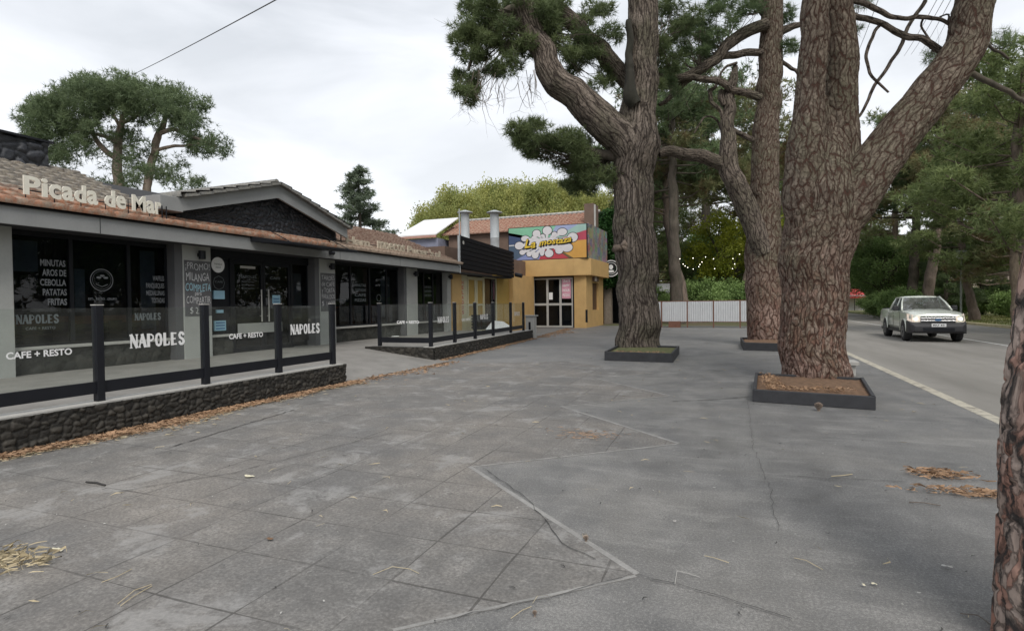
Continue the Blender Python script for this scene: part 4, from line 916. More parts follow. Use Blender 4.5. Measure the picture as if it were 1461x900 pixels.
# doors: four leaves, white frames
xs_ = [at_y(p, 430, YB)[0] for p in (746, 761, 781, 799.5, 817)]; zmid = fz(434)
for a, b in zip(xs_[:-1], xs_[1:]):
    dd = MB()
    for (u0, u1, v0, v1) in ((a, a + 0.07, 0.03, zb0 - 0.1), (b - 0.07, b - 0.002, 0.03, zb0 - 0.1), (a + 0.07, b - 0.07, 0.03, 0.14), (a + 0.07, b - 0.07, zmid - 0.08, zmid + 0.06), (a + 0.07, b - 0.07, zb0 - 0.2, zb0 - 0.1)): dd.box(u0, u1, YB + 0.02, YB + 0.08, v0, v1)
    dr = dd.build('door', M['sill'], bar); MB().box(a + 0.07, b - 0.07, YB + 0.045, YB + 0.05, 0.14, zmid - 0.08).box(a + 0.07, b - 0.07, YB + 0.045, YB + 0.05, zmid + 0.06, zb0 - 0.2).build('pane', M['window_glass'], dr)
MB().box(XA, xs_[0] - 0.02, YB - 0.02, YB + 0.2, 0, zb0).build('wall_left', M['cream'], bar).name = 'door_jamb'
M['pink_poster'] = simple('pink_poster', (0.62, 0.30, 0.38), 0.6, 0.25, 9)
MB().box(xs_[3] + 0.1, xs_[4] - 0.12, YB + 0.03, YB + 0.04, zmid + 0.35, zmid + 1.7).build('poster', M['pink_poster'], bar)
lb = MB(); 
for i, s in enumerate(('2x1', 'HAPPY', 'HOUR', 'PIZZAS')): letter(lb, s, (xs_[3] + 0.16, YB + 0.026, zmid + 1.4 - i * 0.3), (1, 0, 0), UZ, 0.45, 0.16, 0.02)
lb.build('lettering', M['white_vinyl'], bar)
MB().box(xs_[2] + 0.1, xs_[2] + 0.35, YB + 0.03, YB + 0.04, zmid + 0.3, zmid + 0.75).build('notice', M['white_vinyl'], bar)
# painted sign
sgn = MB().box(at_y(726, 350, YB - 0.2)[0], at_y(838.5, 350, YB - 0.2)[0], YB - 0.28, YB - 0.2, zs0, zs1).build('sign_board', M['black_frame'], bar)
x0s, x1s = at_y(726, 350, YB - 0.2)[0] + 0.04, at_y(838.5, 350, YB - 0.2)[0] - 0.06; WS, HS = x1s - x0s, zs1 - zs0 - 0.08; YS = YB - 0.284
def spt(u, v, lay=0): return (x0s + u * WS, YS - 0.004 * lay, zs0 + 0.04 + (1 - v) * HS)
def scol(name, c): return simple('sign_' + name, c, 0.5, 0.1, 2)
wedges = [('mint', (0.22, 0.50, 0.33), [(0, 0), (0.62, 0), (0.5, 0.5), (0, 0.22)]), ('pale', (0.45, 0.60, 0.50), [(0.0, 0.13), (0.0, 0.22), (0.5, 0.5), (0.16, 0.22)]), ('lilac', (0.33, 0.38, 0.58), [(0.62, 0), (0.90, 0), (0.5, 0.5)]), ('aqua', (0.33, 0.50, 0.45), [(0.90, 0), (1, 0), (1, 0.18), (0.5, 0.5)]),
          ('red', (0.45, 0.06, 0.10), [(1, 0.18), (1, 0.47), (0.5, 0.5)]), ('orange', (0.62, 0.33, 0.07), [(1, 0.47), (1, 1), (0.84, 1), (0.5, 0.5)]), ('crimson', (0.48, 0.05, 0.07), [(0.78, 1), (0.40, 1), (0.5, 0.5)]), ('brown', (0.14, 0.09, 0.04), [(0.84, 1), (0.78, 1), (0.5, 0.5)]), ('periwinkle', (0.22, 0.26, 0.48), [(0.40, 1), (0.08, 1), (0.5, 0.5)]),
          ('navy', (0.05, 0.08, 0.17), [(0, 0.22), (0.5, 0.5), (0, 0.52)]), ('slate', (0.07, 0.11, 0.17), [(0, 0.55), (0.5, 0.5), (0.08, 1), (0, 1)]), ('white', (0.7, 0.7, 0.7), [(0, 0.52), (0.5, 0.5), (0, 0.55)])]
for nme, c_, pts in wedges: MB().poly([spt(*p) for p in reversed(pts)]).build('painted_field', scol(nme, c_), sgn)
bl = MB(); wh = MB(); yl = MB()
M['sign_white'] = simple('sign_white', (0.66, 0.64, 0.66), 0.5, 0.08, 3); M['sign_yellow'] = simple('sign_yellow', (0.72, 0.50, 0.04), 0.5, 0.1)
petals = [(0.22, 0.34, .055, .09), (0.14, 0.55, .06, .12), (0.37, 0.2, .052, .11), (0.51, 0.13, .06, .13), (0.60, 0.26, .035, .08), (0.70, 0.2, .062, .11), (0.83, 0.38, .065, .14), (0.76, 0.68, .07, .13), (0.66, 0.76, .05, .1), (0.53, 0.83, .055, .12), (0.44, 0.8, .03, .1), (0.35, 0.87, .045, .1), (0.27, 0.82, .035, .08), (0.18, 0.76, .04, .08), (0.33, 0.33, .03, .06), (0.45, 0.3, .03, .07)]
for lay, mb, gro in ((1, bl, 1.0), (2, wh, 0.0)):
    for (u, v, ru, rv) in petals:
        mb.poly([spt(u + (ru + 0.008 * gro) * math.cos(t), v + (rv + 0.02 * gro) * math.sin(t), lay + 0.01 * petals.index((u, v, ru, rv))) for t in np.linspace(0, 2 * math.pi, 20, endpoint=False)])
        du, dv = (0.5 - u), (0.5 - v); L = math.hypot(du, dv); pu, pvv = -dv / L * 0.028, du / L * 0.028
        mb.poly([spt(u + pu, v + pvv * 2, lay + 0.3), spt(0.5, 0.5, lay + 0.3), spt(u - pu, v - pvv * 2, lay + 0.3)])
    mb.poly([spt(0.5 + (0.30 + 0.006 * gro) * math.cos(t), 0.52 + (0.17 + 0.015 * gro) * math.sin(t), lay + 0.4) for t in np.linspace(0, 2 * math.pi, 30, endpoint=False)])
bl.build('petal_outline', M['black_frame'], sgn); wh.build('petal', M['sign_white'], sgn)
ang = math.atan2(0.16 * HS, 0.6 * WS); ux_ = (math.cos(ang), 0, math.sin(ang)); uz_ = (-math.sin(ang), 0, math.cos(ang))
sh = MB(); wv = lambda x: 0.12 * np.sin(x * 6)
for (s, u, v, wd, hh) in (('La', 0.21, 0.64, 0.15, 0.24), ('mostaza', 0.40, 0.60, 0.42, 0.15)):
    for dx, dz in ((0.05, -0.05), (-0.03, -0.03), (0.03, 0.04), (0.09, -0.09)):
        p = np.array(spt(u, v, 4 + abs(dx) * 3)) + (dx, 0, dz); letter(sh, s, p, ux_, uz_, wd * WS, hh * HS, 0.03, 0.35, warp=wv)
    letter(yl, s, spt(u, v, 6), ux_, uz_, wd * WS, hh * HS, 0.02, 0.35, warp=wv)
sh.build('lettering_shadow', M['black_frame'], sgn); yl.build('lettering', M['sign_yellow'], sgn)
# angled side panel with mottled mural
def mural_mat():
    k = NT('mural'); n = k.n('TexVoronoi', i_Scale=2.2); k.l(k.co(), n.inputs['Vector']); n2 = k.noise(2.0, 4, dist=1.5)
    k.col(k.mix(0.45, k.ramp(n2, [(0.3, (0.08, 0.20, 0.16)), (0.45, (0.35, 0.30, 0.18)), (0.55, (0.06, 0.06, 0.10)), (0.66, (0.42, 0.38, 0.34))]), k.mix(0.62, n.outputs['Color'], (0.17, 0.15, 0.13)))); return k.m
MB().prism([(x1s + 0.12, YB - 0.24, zs0), (XB + 0.38, 39.3, zs0), (XB + 0.38, 39.3, zs1), (x1s + 0.12, YB - 0.24, zs1)], (-0.06, 0.02, 0)).build('side_mural', mural_mat(), bar)

# ------------------------------------------------------------------ ivy clad building with round sign, past the bar
M['ashlar'] = simple('grey_brown_stone', (0.20, 0.165, 0.13), 0.85, 0.3, 5, bump=0.4)
iv = thing('ivy_building', 'ivy clad building with stone columns between the yellow bar and the big pine trunk', 'building', (-7.5, 42, 0))
MB().box(-11, -6.2, 41.0, 46, 3.2, 8.2).build('wall', M['dark_room'], iv)
MB().box(-11, -6.2, 43.0, 46, 0, 3.2).build('doorway', M['black_frame'], iv)
for x in (-8.75, -7.55, -6.6): MB().box(x, x + 0.55, 41.0, 41.5, 0, 3.2).build('column', M['ashlar'], iv, bevel=0.02)
MB().prism([(-9.4, 40.9, 8.2), (-6.0, 40.9, 7.3), (-6.0, 40.9, 7.5), (-9.4, 40.9, 8.45)], (0, 5, 0)).build('roof', M['soffit'], iv)

# ------------------------------------------------------------------ foliage
def unit(a): return a / (np.linalg.norm(a, axis=-1, keepdims=True) + 1e-9)
def blades(rs, C_, axis, K, L, W, tint, spread=0.8, leaf=False):
    """K thin blades (or leaf lozenges) around each centre"""
    N = len(C_); d = unit(axis[:, None, :] * (1.15 - spread) + rs.normal(size=(N, K, 3)) * spread * 0.62)
    side = unit(np.cross(d, rs.normal(size=(N, K, 3)))) * (W * 0.5)
    ln = L * rs.uniform(0.6, 1.15, (N, K, 1)); c = C_[:, None, :] + np.zeros((N, K, 3))
    if leaf:
        c = c + rs.normal(size=(N, K, 3)) * L * 0.9
        V = np.stack([c, c + d * ln * 0.5 + side, c + d * ln, c + d * ln * 0.5 - side], 2).reshape(-1, 3); T = np.arange(len(V)).reshape(-1, 4); t = np.repeat(tint, K * 4)
    else:
        V = np.stack([c - side, c + side, c + d * ln], 2).reshape(-1, 3); T = np.arange(len(V)).reshape(-1, 3); t = np.repeat(tint, K * 3)
    t = t + np.repeat(rs.uniform(-0.12, 0.12, N * K), 4 if leaf else 3)
    return V, T, np.clip(t, 0, 1)
def crown(name, clumps, mat, parent, seed=1, per=45, K=9, L=0.2, W=0.022, flat=0.62, leaf=False, up=0.35):
    """clumps: (x,y,z,r) -> one crown mesh of needle tufts or leaves spread through each clump's volume"""
    rs = np.random.RandomState(seed); cl = np.array(clumps, float); n = (per * (0.6 + 0.8 * rs.rand(len(cl)))).astype(int)
    idx = np.repeat(np.arange(len(cl)), n); N = len(idx); dirs = unit(rs.normal(size=(N, 3)))
    rad = rs.uniform(0.25, 1.0, N) ** 0.5 * (0.75 + 0.5 * rs.rand(N)); off = dirs * rad[:, None] * cl[idx, 3:4]; off[:, 2] *= flat
    C_ = cl[idx, :3] + off; ax = unit(dirs + np.array([0, 0, up * 2]))
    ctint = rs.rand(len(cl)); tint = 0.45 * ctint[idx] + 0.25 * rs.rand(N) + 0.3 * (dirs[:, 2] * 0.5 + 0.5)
    V, T, t = blades(rs, C_, ax, K, L, W, tint, 0.8, leaf)
    return fast_mesh(name, V, T, mat, parent, dict(tint=t))
def twigs(name, pairs, mat, parent, seed=1, r0=0.03, seg=4, fine=2):
    """sagging twigs from hub to clump, with a few side shoots"""
    rs = np.random.RandomState(seed); mb = MB()
    for a, b in pairs:
        a, b = np.array(a[:3], float), np.array(b[:3], float); L = np.linalg.norm(b - a)
        if L < 0.05: continue
        n = max(3, int(L / 0.35)); j = rs.normal(size=(n + 1, 3)) * 0.05 * min(1.0, L); j[0] = 0; path = []
        for i in range(n + 1):
            t = i / n; p = a + (b - a) * t + j[i] - np.array([0, 0, 0.10 * L * math.sin(math.pi * t)]); path.append(p)
        mb.tube(path, [r0 * (1 - 0.75 * i / n) for i in range(n + 1)], seg, cap=False)
        for _ in range(fine):
            i = rs.randint(n // 2, n + 1); p = path[i]; q = p + rs.normal(size=3) * 0.25 * min(L, 1.2)
            mb.tube([p, (p + q) / 2 + rs.normal(size=3) * 0.03, q], [r0 * 0.3, r0 * 0.22, r0 * 0.1], 3, cap=False)
    return mb.build(name, mat, parent) if mb.v else None
def blob(rs, px, py, rx, ry, w, dw, n, r):
    out = []
    while len(out) < n:
        a, b = rs.uniform(-1, 1, 2)
        if a * a + b * b > 1: continue
        p = at_w(px + a * rx, py + b * ry, w + rs.uniform(-dw, dw)); out.append((*p, r * rs.uniform(0.65, 1.25)))
    return out
def px_path(lst, w):
    """(px, py, half width px[, dw]) -> (x,y,z,r)"""
    out = []
    for q in lst:
        ww = w + (q[3] if len(q) > 3 else 0); p = at_w(q[0], q[1], ww); out.append((*p, q[2] * ww / FPX))
    return out

# ------------------------------------------------------------------ first big pine (left), in its low planter
rs = np.random.RandomState(3)
W1 = 17.4
t1 = thing('pine_tree', 'big pine with a thick limb curving up to the left, in the mossy planter', 'pine tree', at_w(910, 502, W1))
tr = bark_limb('trunk', px_path([(911, 508, 37), (911, 494, 31), (911, 470, 29), (910, 440, 27.5), (908, 400, 27), (905, 360, 29), (904, 330, 28), (903, 290, 27), (905, 240, 28), (908, 205, 30), (911, 170, 26), (915, 120, 22), (917, 60, 21), (918, 0, 20), (918, -120, 17, .3), (915, -260, 12, .5), (915, -380, 5, .5)], W1), M['bark_brown'], t1, 0.032, 0.085, 0.42, 0.024, 11, 0.05)
bark_limb('limb', px_path([(905, 240, 14), (893, 205, 24), (868, 178, 23.8), (838, 152, 22.0), (805, 125, 19.4), (785, 98, 17.6), (768, 62, 16.7), (752, 22, 15.8), (742, -10, 15.0), (725, -90, 12.3, .3), (700, -170, 7.0, .5)], W1 - 0.15), M['bark_brown'], t1, 0.032, 0.085, 0.42, 0.022, 12, 0.05)
bark_limb('limb', px_path([(900, 120, 10), (872, 88, 12.5), (838, 55, 12), (805, 22, 11), (778, -8, 10), (740, -70, 8)], W1 + 0.6), M['bark_pale'] if False else M['bark_brown'], t1, 0.05, 0.08, 0.22, 0.015, 13, 0.05)
bark_limb('broken_limb', px_path([(905, 150, 8), (897, 138, 10), (896, 110, 6), (897, 60, 4.5), (898, 30, 4)], W1 - 0.5), M['bark_black'], t1, 0.05, 0.08, 0.2, 0.01, 14, 0.2)
for (px, py, r) in ((881, 354, 6), (893, 350, 7.5), (888, 303, 4)):
    knot = MB()
    c = at_w(px, py, W1 - 0.42); R_ = r * W1 / FPX
    for k_ in range(3):
        p = c + rs.normal(size=3) * R_ * 0.25; mb_ = knot; n_ = 9
        vs = []; fs = []
        for a in range(n_):
            for b in range(n_ + 1):
                th, ph = math.pi * (a + 0.5) / n_, 2 * math.pi * b / n_; rr_ = R_ * (0.75 + 0.3 * math.sin(3 * ph + k_) * math.sin(2 * th)); vs.append(p + rr_ * np.array([math.sin(th) * math.cos(ph), math.sin(th) * math.sin(ph), math.cos(th)]))
        for a in range(n_ - 1):
            for b in range(n_): fs.append((a * (n_ + 1) + b, a * (n_ + 1) + b + 1, (a + 1) * (n_ + 1) + b + 1, (a + 1) * (n_ + 1) + b))
        mb_.add(vs, fs)
    knot.build('burl', M['bark_pale'] if r > 7 else M['bark_far'], t1, smooth=True)
cl = []; prs = []
def group(hub, blobs, w):
    h = at_w(*hub[:2], hub[2] if len(hub) > 2 else w); new = []
    for b in blobs: new += blob(rs, *b)
    cl.extend(new); prs.extend([(h, c) for c in new])
    return new
group((742, 20, 17.2), [(690, 30, 42, 38, 17.2, .8, 24, .34), (668, 80, 24, 42, 17.2, .7, 16, .30), (725, 75, 32, 34, 17.5, .8, 14, .32), (668, 128, 20, 20, 17.2, .5, 6, .26)], W1)
group((770, 40, 17.6), [(800, 30, 45, 30, 18.2, 1.0, 16, .34), (825, 75, 32, 26, 17.8, .8, 12, .34), (850, 40, 30, 34, 18.0, 1.0, 10, .33), (770, 8, 50, 18, 17.6, 1.0, 12, .35), (868, 110, 22, 16, 17.8, .6, 6, .28)], W1)
group((872, 224, 17.6), [(765, 195, 38, 22, 17.4, .8, 16, .34), (810, 215, 45, 26, 17.6, .9, 20, .34), (845, 245, 26, 24, 17.8, .8, 12, .32), (748, 215, 20, 16, 17.4, .6, 6, .28), (830, 265, 26, 10, 17.8, .6, 6, .26), (865, 190, 14, 30, 18.2, .6, 6, .3)], W1)
group((936, 60, 17.6), [(965, 20, 32, 20, 18.0, .9, 8, .32), (950, 90, 18, 40, 17.9, .6, 7, .28)], W1)
over = [(*(at_w(911 + rs.uniform(-330, 330), rs.uniform(-420, -70), W1 + rs.uniform(-2, 3))), rs.uniform(.5, .9)) for _ in range(70)]
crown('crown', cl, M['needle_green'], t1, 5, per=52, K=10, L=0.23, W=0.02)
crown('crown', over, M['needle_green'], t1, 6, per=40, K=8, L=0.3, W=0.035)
twigs('twigs', prs, M['bark_dark'], t1, 7, 0.024)
# bare hanging twigs under the left mass, with cones
hang = []
for _ in range(46):
    a = at_w(rs.uniform(655, 765), rs.uniform(95, 135), 17.2 + rs.uniform(-.6, .6)); b = a + np.array([rs.normal() * .25, rs.normal() * .25, -rs.uniform(.35, 1.0)]); hang.append((a, b))
twigs('twigs', hang, M['dead_twig'], t1, 8, 0.012, 3, 3)
bark_limb('limb', px_path([(905, 224, 7), (880, 222, 8), (850, 218, 6), (815, 208, 4), (780, 196, 3), (745, 188, 1.5)], 17.4), M['bark_dark'], t1, 0.05, 0.06, 0.16, 0.008, 15, 0.05)
bark_limb('limb', px_path([(748, 8, 7), (722, 18, 5), (700, 30, 4), (682, 60, 3), (668, 100, 2)], 17.2), M['bark_dark'], t1, 0.05, 0.06, 0.16, 0.008, 16, 0.05)

# ------------------------------------------------------------------ second pine (middle), leaning stem and bare branches
W2 = 19.8
t2 = thing('pine_tree', 'middle pine with a second leaning stem and bare side branches, standing behind the double trunk', 'pine tree', at_w(1096, 490, W2))
bark_limb('trunk', px_path([(1098, 492, 29), (1096, 478, 26), (1092, 440, 24.5), (1089, 400, 24), (1087, 360, 24), (1089, 330, 21), (1092, 290, 18), (1092, 250, 18), (1094, 200, 17), (1096, 150, 15.5), (1098, 100, 15), (1100, 40, 14), (1102, -10, 13), (1104, -120, 11), (1106, -240, 7)], W2), M['bark_red'], t2, 0.035, 0.085, 0.24, 0.022, 21, 0.05)
bark_limb('leaning_stem', px_path([(1088, 360, 13), (1070, 310, 14), (1054, 275, 14), (1041, 240, 13), (1037, 215, 11), (1038, 180, 8.5), (1041, 140, 8), (1046, 110, 5), (1051, 92, 2.5)], W2 - 0.3), M['bark_brown'], t2, 0.045, 0.08, 0.22, 0.02, 22, 0.06)
def bare(lst, w, sd=1): return bark_limb('branch', px_path(lst, w), M['bark_brown'], t2, 0.06, 0.06, 0.18, 0.008, sd, 0.05)
bark_limb('branch', px_path([(1041, 238, 9), (1010, 228, 9), (975, 219, 8), (950, 217, 6.5), (938, 219, 5)], W2 - 0.3), M['bark_brown'], t2, 0.05, 0.06, 0.2, 0.012, 24, 0.06)
bare([(1092, 35, 8), (1062, 48, 8), (1030, 72, 7.5), (1004, 98, 6.5), (975, 112, 5), (944, 118, 3)], W2 - 0.3, 25)
bare([(1090, 76, 5), (1055, 77, 5), (1025, 84, 5), (995, 104, 4.5), (965, 132, 4), (938, 150, 2.5)], W2 - 0.1, 26)
bare([(1085, 142, 5.5), (1050, 128, 5), (1015, 115, 4.5), (975, 109, 4), (938, 110, 3)], W2 - 0.5, 27)
bare([(1094, 20, 6), (1080, 5, 5), (1068, -8, 5)], W2, 28); bare([(1105, 50, 6), (1122, 40, 5), (1140, 34, 3.5)], W2, 29)
bare([(1104, 82, 3), (1125, 95, 2.5), (1145, 110, 2)], W2, 30); bare([(1084, 205, 4), (1062, 195, 3.5), (1045, 182, 3)], W2, 31)
bare([(1041, 195, 2.5), (1028, 160, 2.5), (1014, 145, 2.8), (1013, 130, 3), (1022, 122, 2), (1028, 105, 1.5)], W2 - 0.3, 32); bare([(1034, 200, 2), (1020, 170, 1.5), (1005, 168, 1.2), (990, 190, 1)], W2, 33)
bare([(1033, 152, 4), (1029, 140, 4.5), (1031, 130, 4)], W2 - 0.3, 34); bare([(1051, 92, 1.8), (1040, 95, 1.8), (1030, 103, 1.5), (1024, 118, 1.2)], W2 - .3, 35)
cl = []; prs = []
group((1000, 100, 19.6), [(960, 70, 26, 26, 19.4, .8, 9, .3), (985, 45, 30, 24, 19.6, .9, 9, .3), (950, 110, 14, 18, 19.4, .6, 5, .26), (1020, 60, 22, 16, 19.8, .6, 5, .26)], W2)
group((1030, 70, 19.7), [(1010, 30, 50, 22, 19.8, 1.0, 12, .28), (1055, 8, 40, 14, 19.9, 1.0, 8, .28), (955, 140, 16, 26, 19.6, .6, 6, .24), (1000, 75, 30, 14, 19.6, .8, 7, .22)], W2)
hang2 = [(at_w(x_, y_, 19.6), at_w(x_ + rs.uniform(-12, 12), y_ + rs.uniform(18, 50), 19.6)) for x_, y_ in zip(rs.uniform(940, 1085, 34), rs.uniform(20, 120, 34))]
twigs('twigs', hang2, M['dead_twig'], t2, 19, 0.010, 3, 4)
group((1090, 15, 19.8), [(1040, 12, 40, 16, 19.8, 1.0, 8, .3), (1120, 70, 14, 14, 20, .6, 4, .25), (1118, 18, 14, 12, 20, .5, 3, .25)], W2)
over = [(*(at_w(1080 + rs.uniform(-240, 260), rs.uniform(-330, -60), W2 + rs.uniform(-2, 3))), rs.uniform(.5, .9)) for _ in range(55)]
crown('crown', cl, M['needle_deep'], t2, 15, per=38, K=9, L=0.22, W=0.02); crown('crown', over, M['needle_green'], t2, 16, per=36, K=8, L=0.3, W=0.035)
twigs('twigs', prs, M['bark_dark'], t2, 17, 0.02)

# ------------------------------------------------------------------ third pine (near, forked) and its branches
W3 = 10.6
t3 = thing('pine_tree', 'massive forked pine with a limb sweeping up to the right, in the nearest planter', 'pine tree', at_w(1161, 552, W3))
bark_limb('trunk', px_path([(1160, 572, 52.1), (1160, 556, 46.5), (1160, 535, 43.7), (1161, 500, 41.9), (1161, 460, 41.4), (1162, 420, 41.9), (1165, 380, 44.6), (1168, 345, 47.4), (1170, 310, 48.4), (1170, 275, 45.6), (1171, 240, 38.1, .1), (1178, 200, 27.9, .25), (1180, 150, 23.2, .4)], W3), M['bark_red'], t3, 0.022, 0.082, 0.20, 0.02, 41, 0.035)
bark_limb('stem', px_path([(1164, 365, 11.3), (1152, 330, 18.8), (1147, 290, 25.4), (1147, 250, 26.3), (1150, 205, 23.2), (1155, 150, 18.4), (1160, 90, 17.7), (1163, 40, 17.3), (1165, 0, 16.8), (1168, -100, 14.5), (1170, -230, 9.6), (1172, -330, 4.8)], W3 - 0.15), M['bark_red'], t3, 0.024, 0.082, 0.22, 0.018, 42, 0.04, kink=0.45)
bark_limb('stem', px_path([(1182, 350, 12), (1186, 315, 20), (1193, 280, 25), (1196, 250, 25), (1198, 205, 25), (1200, 150, 21.9), (1199, 90, 20.9), (1195, 40, 20.5), (1190, 0, 20.5), (1184, -100, 18.6), (1180, -230, 12.1), (1176, -330, 5.6)], W3 + 0.22), M['bark_red'], t3, 0.024, 0.082, 0.22, 0.018, 43, 0.04, kink=0.45)
bark_limb('limb', px_path([(1165, 385, 14), (1176, 350, 27), (1200, 305, 36), (1226, 266, 33.3), (1256, 225, 30.1), (1290, 180, 28.5), (1325, 140, 26.8), (1357, 100, 25.1), (1378, 60, 24.3), (1388, 20, 23.4), (1392, -20, 22.6), (1398, -120, 20.1), (1410, -240, 13.4), (1415, -340, 5.9)], W3 - 0.1), M['bark_red'], t3, 0.024, 0.082, 0.22, 0.018, 44, 0.04, kink=0.45)
def bare3(lst, w=W3, sd=1, mat=None): return bark_limb('branch', px_path(lst, w), mat or M['bark_brown'], t3, 0.05, 0.05, 0.16, 0.006, sd, 0.05)
bare3([(1212, 22, 4), (1235, 26, 4), (1265, 36, 4), (1295, 48, 4.5), (1320, 58, 4.5), (1345, 72, 5)], W3 + .3, 45)
bare3([(1212, -6, 4), (1232, 4, 4), (1255, 18, 3.5), (1280, 28, 3), (1310, 24, 3), (1340, 28, 2.5), (1358, 38, 2)], W3 + .2, 46)
bare3([(1258, 32, 2.2), (1243, 52, 2.2), (1235, 75, 2.2), (1243, 105, 2), (1255, 118, 1.8), (1268, 132, 1.4)], W3 + .3, 47)
bare3([(1320, 0, 2.8), (1305, 30, 2.6), (1285, 60, 2.6), (1265, 95, 2.4), (1245, 130, 2.2), (1225, 165, 1.8)], W3 + .6, 48)
bare3([(1318, 28, 1.4), (1315, 38, 1.4), (1322, 50, 1.3), (1328, 58, 1)], W3 + .3, 49); bare3([(1352, 36, 1.4), (1352, 22, 1.2), (1340, 25, 1)], W3 + .3, 50)
bare3([(1384, 98, 4), (1400, 112, 4), (1425, 128, 3.5), (1450, 140, 3), (1480, 158, 2.4)], W3 + .3, 51, M['bark_dark'])
bare3([(1385, 60, 2), (1400, 58, 2), (1430, 78, 1.8), (1440, 85, 1.4)], W3 + .5, 52, M['bark_dark'])
cl = []; prs = []
group((1430, 70, 11.4), [(1392, 55, 24, 20, 11.4, .5, 5, .16), (1422, 62, 30, 16, 11.4, .5, 6, .16)], W3)
group((1225, -4, 11.0), [(1226, 12, 14, 10, 11.2, .3, 4, .14), (1222, 38, 8, 8, 11.2, .3, 2, .12)], W3)
group((1330, 66, 11.2), [(1310, 78, 26, 14, 11.6, .4, 4, .13)], W3)
crown('crown', cl, M['needle_deep'], t3, 25, per=16, K=9, L=0.15, W=0.008); twigs('twigs', prs, M['bark_dark'], t3, 27, 0.008, 4, 3)
over = [(*(np.array([1.5, 11.0, 0]) + np.array([rs.normal() * 2.6, rs.uniform(-4, 3), rs.uniform(10.2, 13.5)])), rs.uniform(.5, .9)) for _ in range(85)]
crown('crown', over, M['needle_green'], t3, 26, per=36, K=8, L=0.28, W=0.035)

# ------------------------------------------------------------------ nearest trunk, at the right edge
W4 = 2.42
t4 = thing('pine_tree', 'nearest pine trunk with flaking orange and grey bark cut off by the right edge', 'pine tree', at_w(1552, 900, W4))
bark_limb('trunk', px_path([(1556, 1100, 104), (1553, 980, 100), (1552, 900, 98), (1556, 820, 96), (1559, 740, 95), (1562, 660, 94), (1566, 580, 93), (1570, 500, 92), (1578, 420, 92), (1590, 340, 91), (1608, 250, 90), (1632, 150, 88), (1660, 20, 86), (1690, -150, 80), (1710, -400, 70), (1730, -800, 50), (1745, -1400, 18)], W4), M['bark_near'], t4, 0.008, 0.075, 0.17, 0.015, 61, 0.03, kink=0.4)
over = [(*(np.array([4.0, 3.0, 0]) + np.array([rs.normal() * 2.2, rs.normal() * 2.2, rs.uniform(8.5, 12)])), rs.uniform(.5, .9)) for _ in range(50)]
crown('crown', over, M['needle_green'], t4, 36, per=34, K=8, L=0.28, W=0.035)

# ------------------------------------------------------------------ black planter frames round the trunks
M['planter_black'] = simple('black_planter_paint', (0.035, 0.036, 0.04), 0.7, 0.35, 6, bump=0.2)
M['soil'] = simple('soil', (0.16, 0.095, 0.055), 0.95, 0.5, 14, bump=0.6); M['moss'] = simple('mossy_soil', (0.11, 0.115, 0.045), 0.95, 0.5, 12, bump=0.6)
def planter(label, corners, h, soil):
    c = np.mean(corners, axis=0); pl = thing('tree_planter', label, 'planter', (*c, 0), 'black planter frames round the pines'); n = len(corners); P = [np.array(q, float) for q in corners]
    inn = [c + (q - c) * (1 - 0.085 / np.linalg.norm(q - c)) for q in P]
    for i in range(n):
        j = (i + 1) % n; MB().prism([(*P[i], 0.0), (*P[j], 0.0), (*inn[j], 0.0), (*inn[i], 0.0)], (0, 0, h + 0.01 * (i % 2))).build('kerb_board', M['planter_black'], pl, bevel=0.008)
    m = 26; V = []; 
    for a in range(m):
        for b in range(m):
            u, v = a / (m - 1), b / (m - 1); q = (inn[0] * (1 - u) + inn[1] * u) * (1 - v) + (inn[3] * (1 - u) + inn[2] * u) * v
            V.append((*q, h * 0.72 + 0.05 * math.sin(math.pi * u) * math.sin(math.pi * v) + rs.rand() * 0.025))
    T = [(a * m + b, (a + 1) * m + b, (a + 1) * m + b + 1, a * m + b + 1) for a in range(m - 1) for b in range(m - 1)]
    fast_mesh('soil', np.array(V), np.array(T), soil, pl, smooth=True); return pl
planter('near black planter with reddish soil around the forked pine', [(0.30, 9.38), (1.88, 9.14), (2.15, 11.35), (0.42, 11.6)], 0.19, M['soil'])
planter('black planter with mossy soil around the pine near the yellow bar', [(-3.20, 15.0), (-1.40, 14.85), (-1.45, 17.4), (-3.3, 17.6)], 0.24, M['moss'])
planter('farthest black planter around the middle pine', [(0.35, 19.2), (2.1, 18.8), (2.2, 21.6), (0.3, 21.9)], 0.25, M['soil'])
MB().box(2.05, 2.35, 13.1, 13.5, 0, 0.22).box(2.0, 2.4, 13.05, 13.55, 0.22, 0.30).build('box', M['sill'], None, bevel=0.01)
bo = bpy.data.objects['box']; bo.name = 'meter_box'; tag(bo, 'small pale concrete box on the pavement behind the forked trunk', 'box')

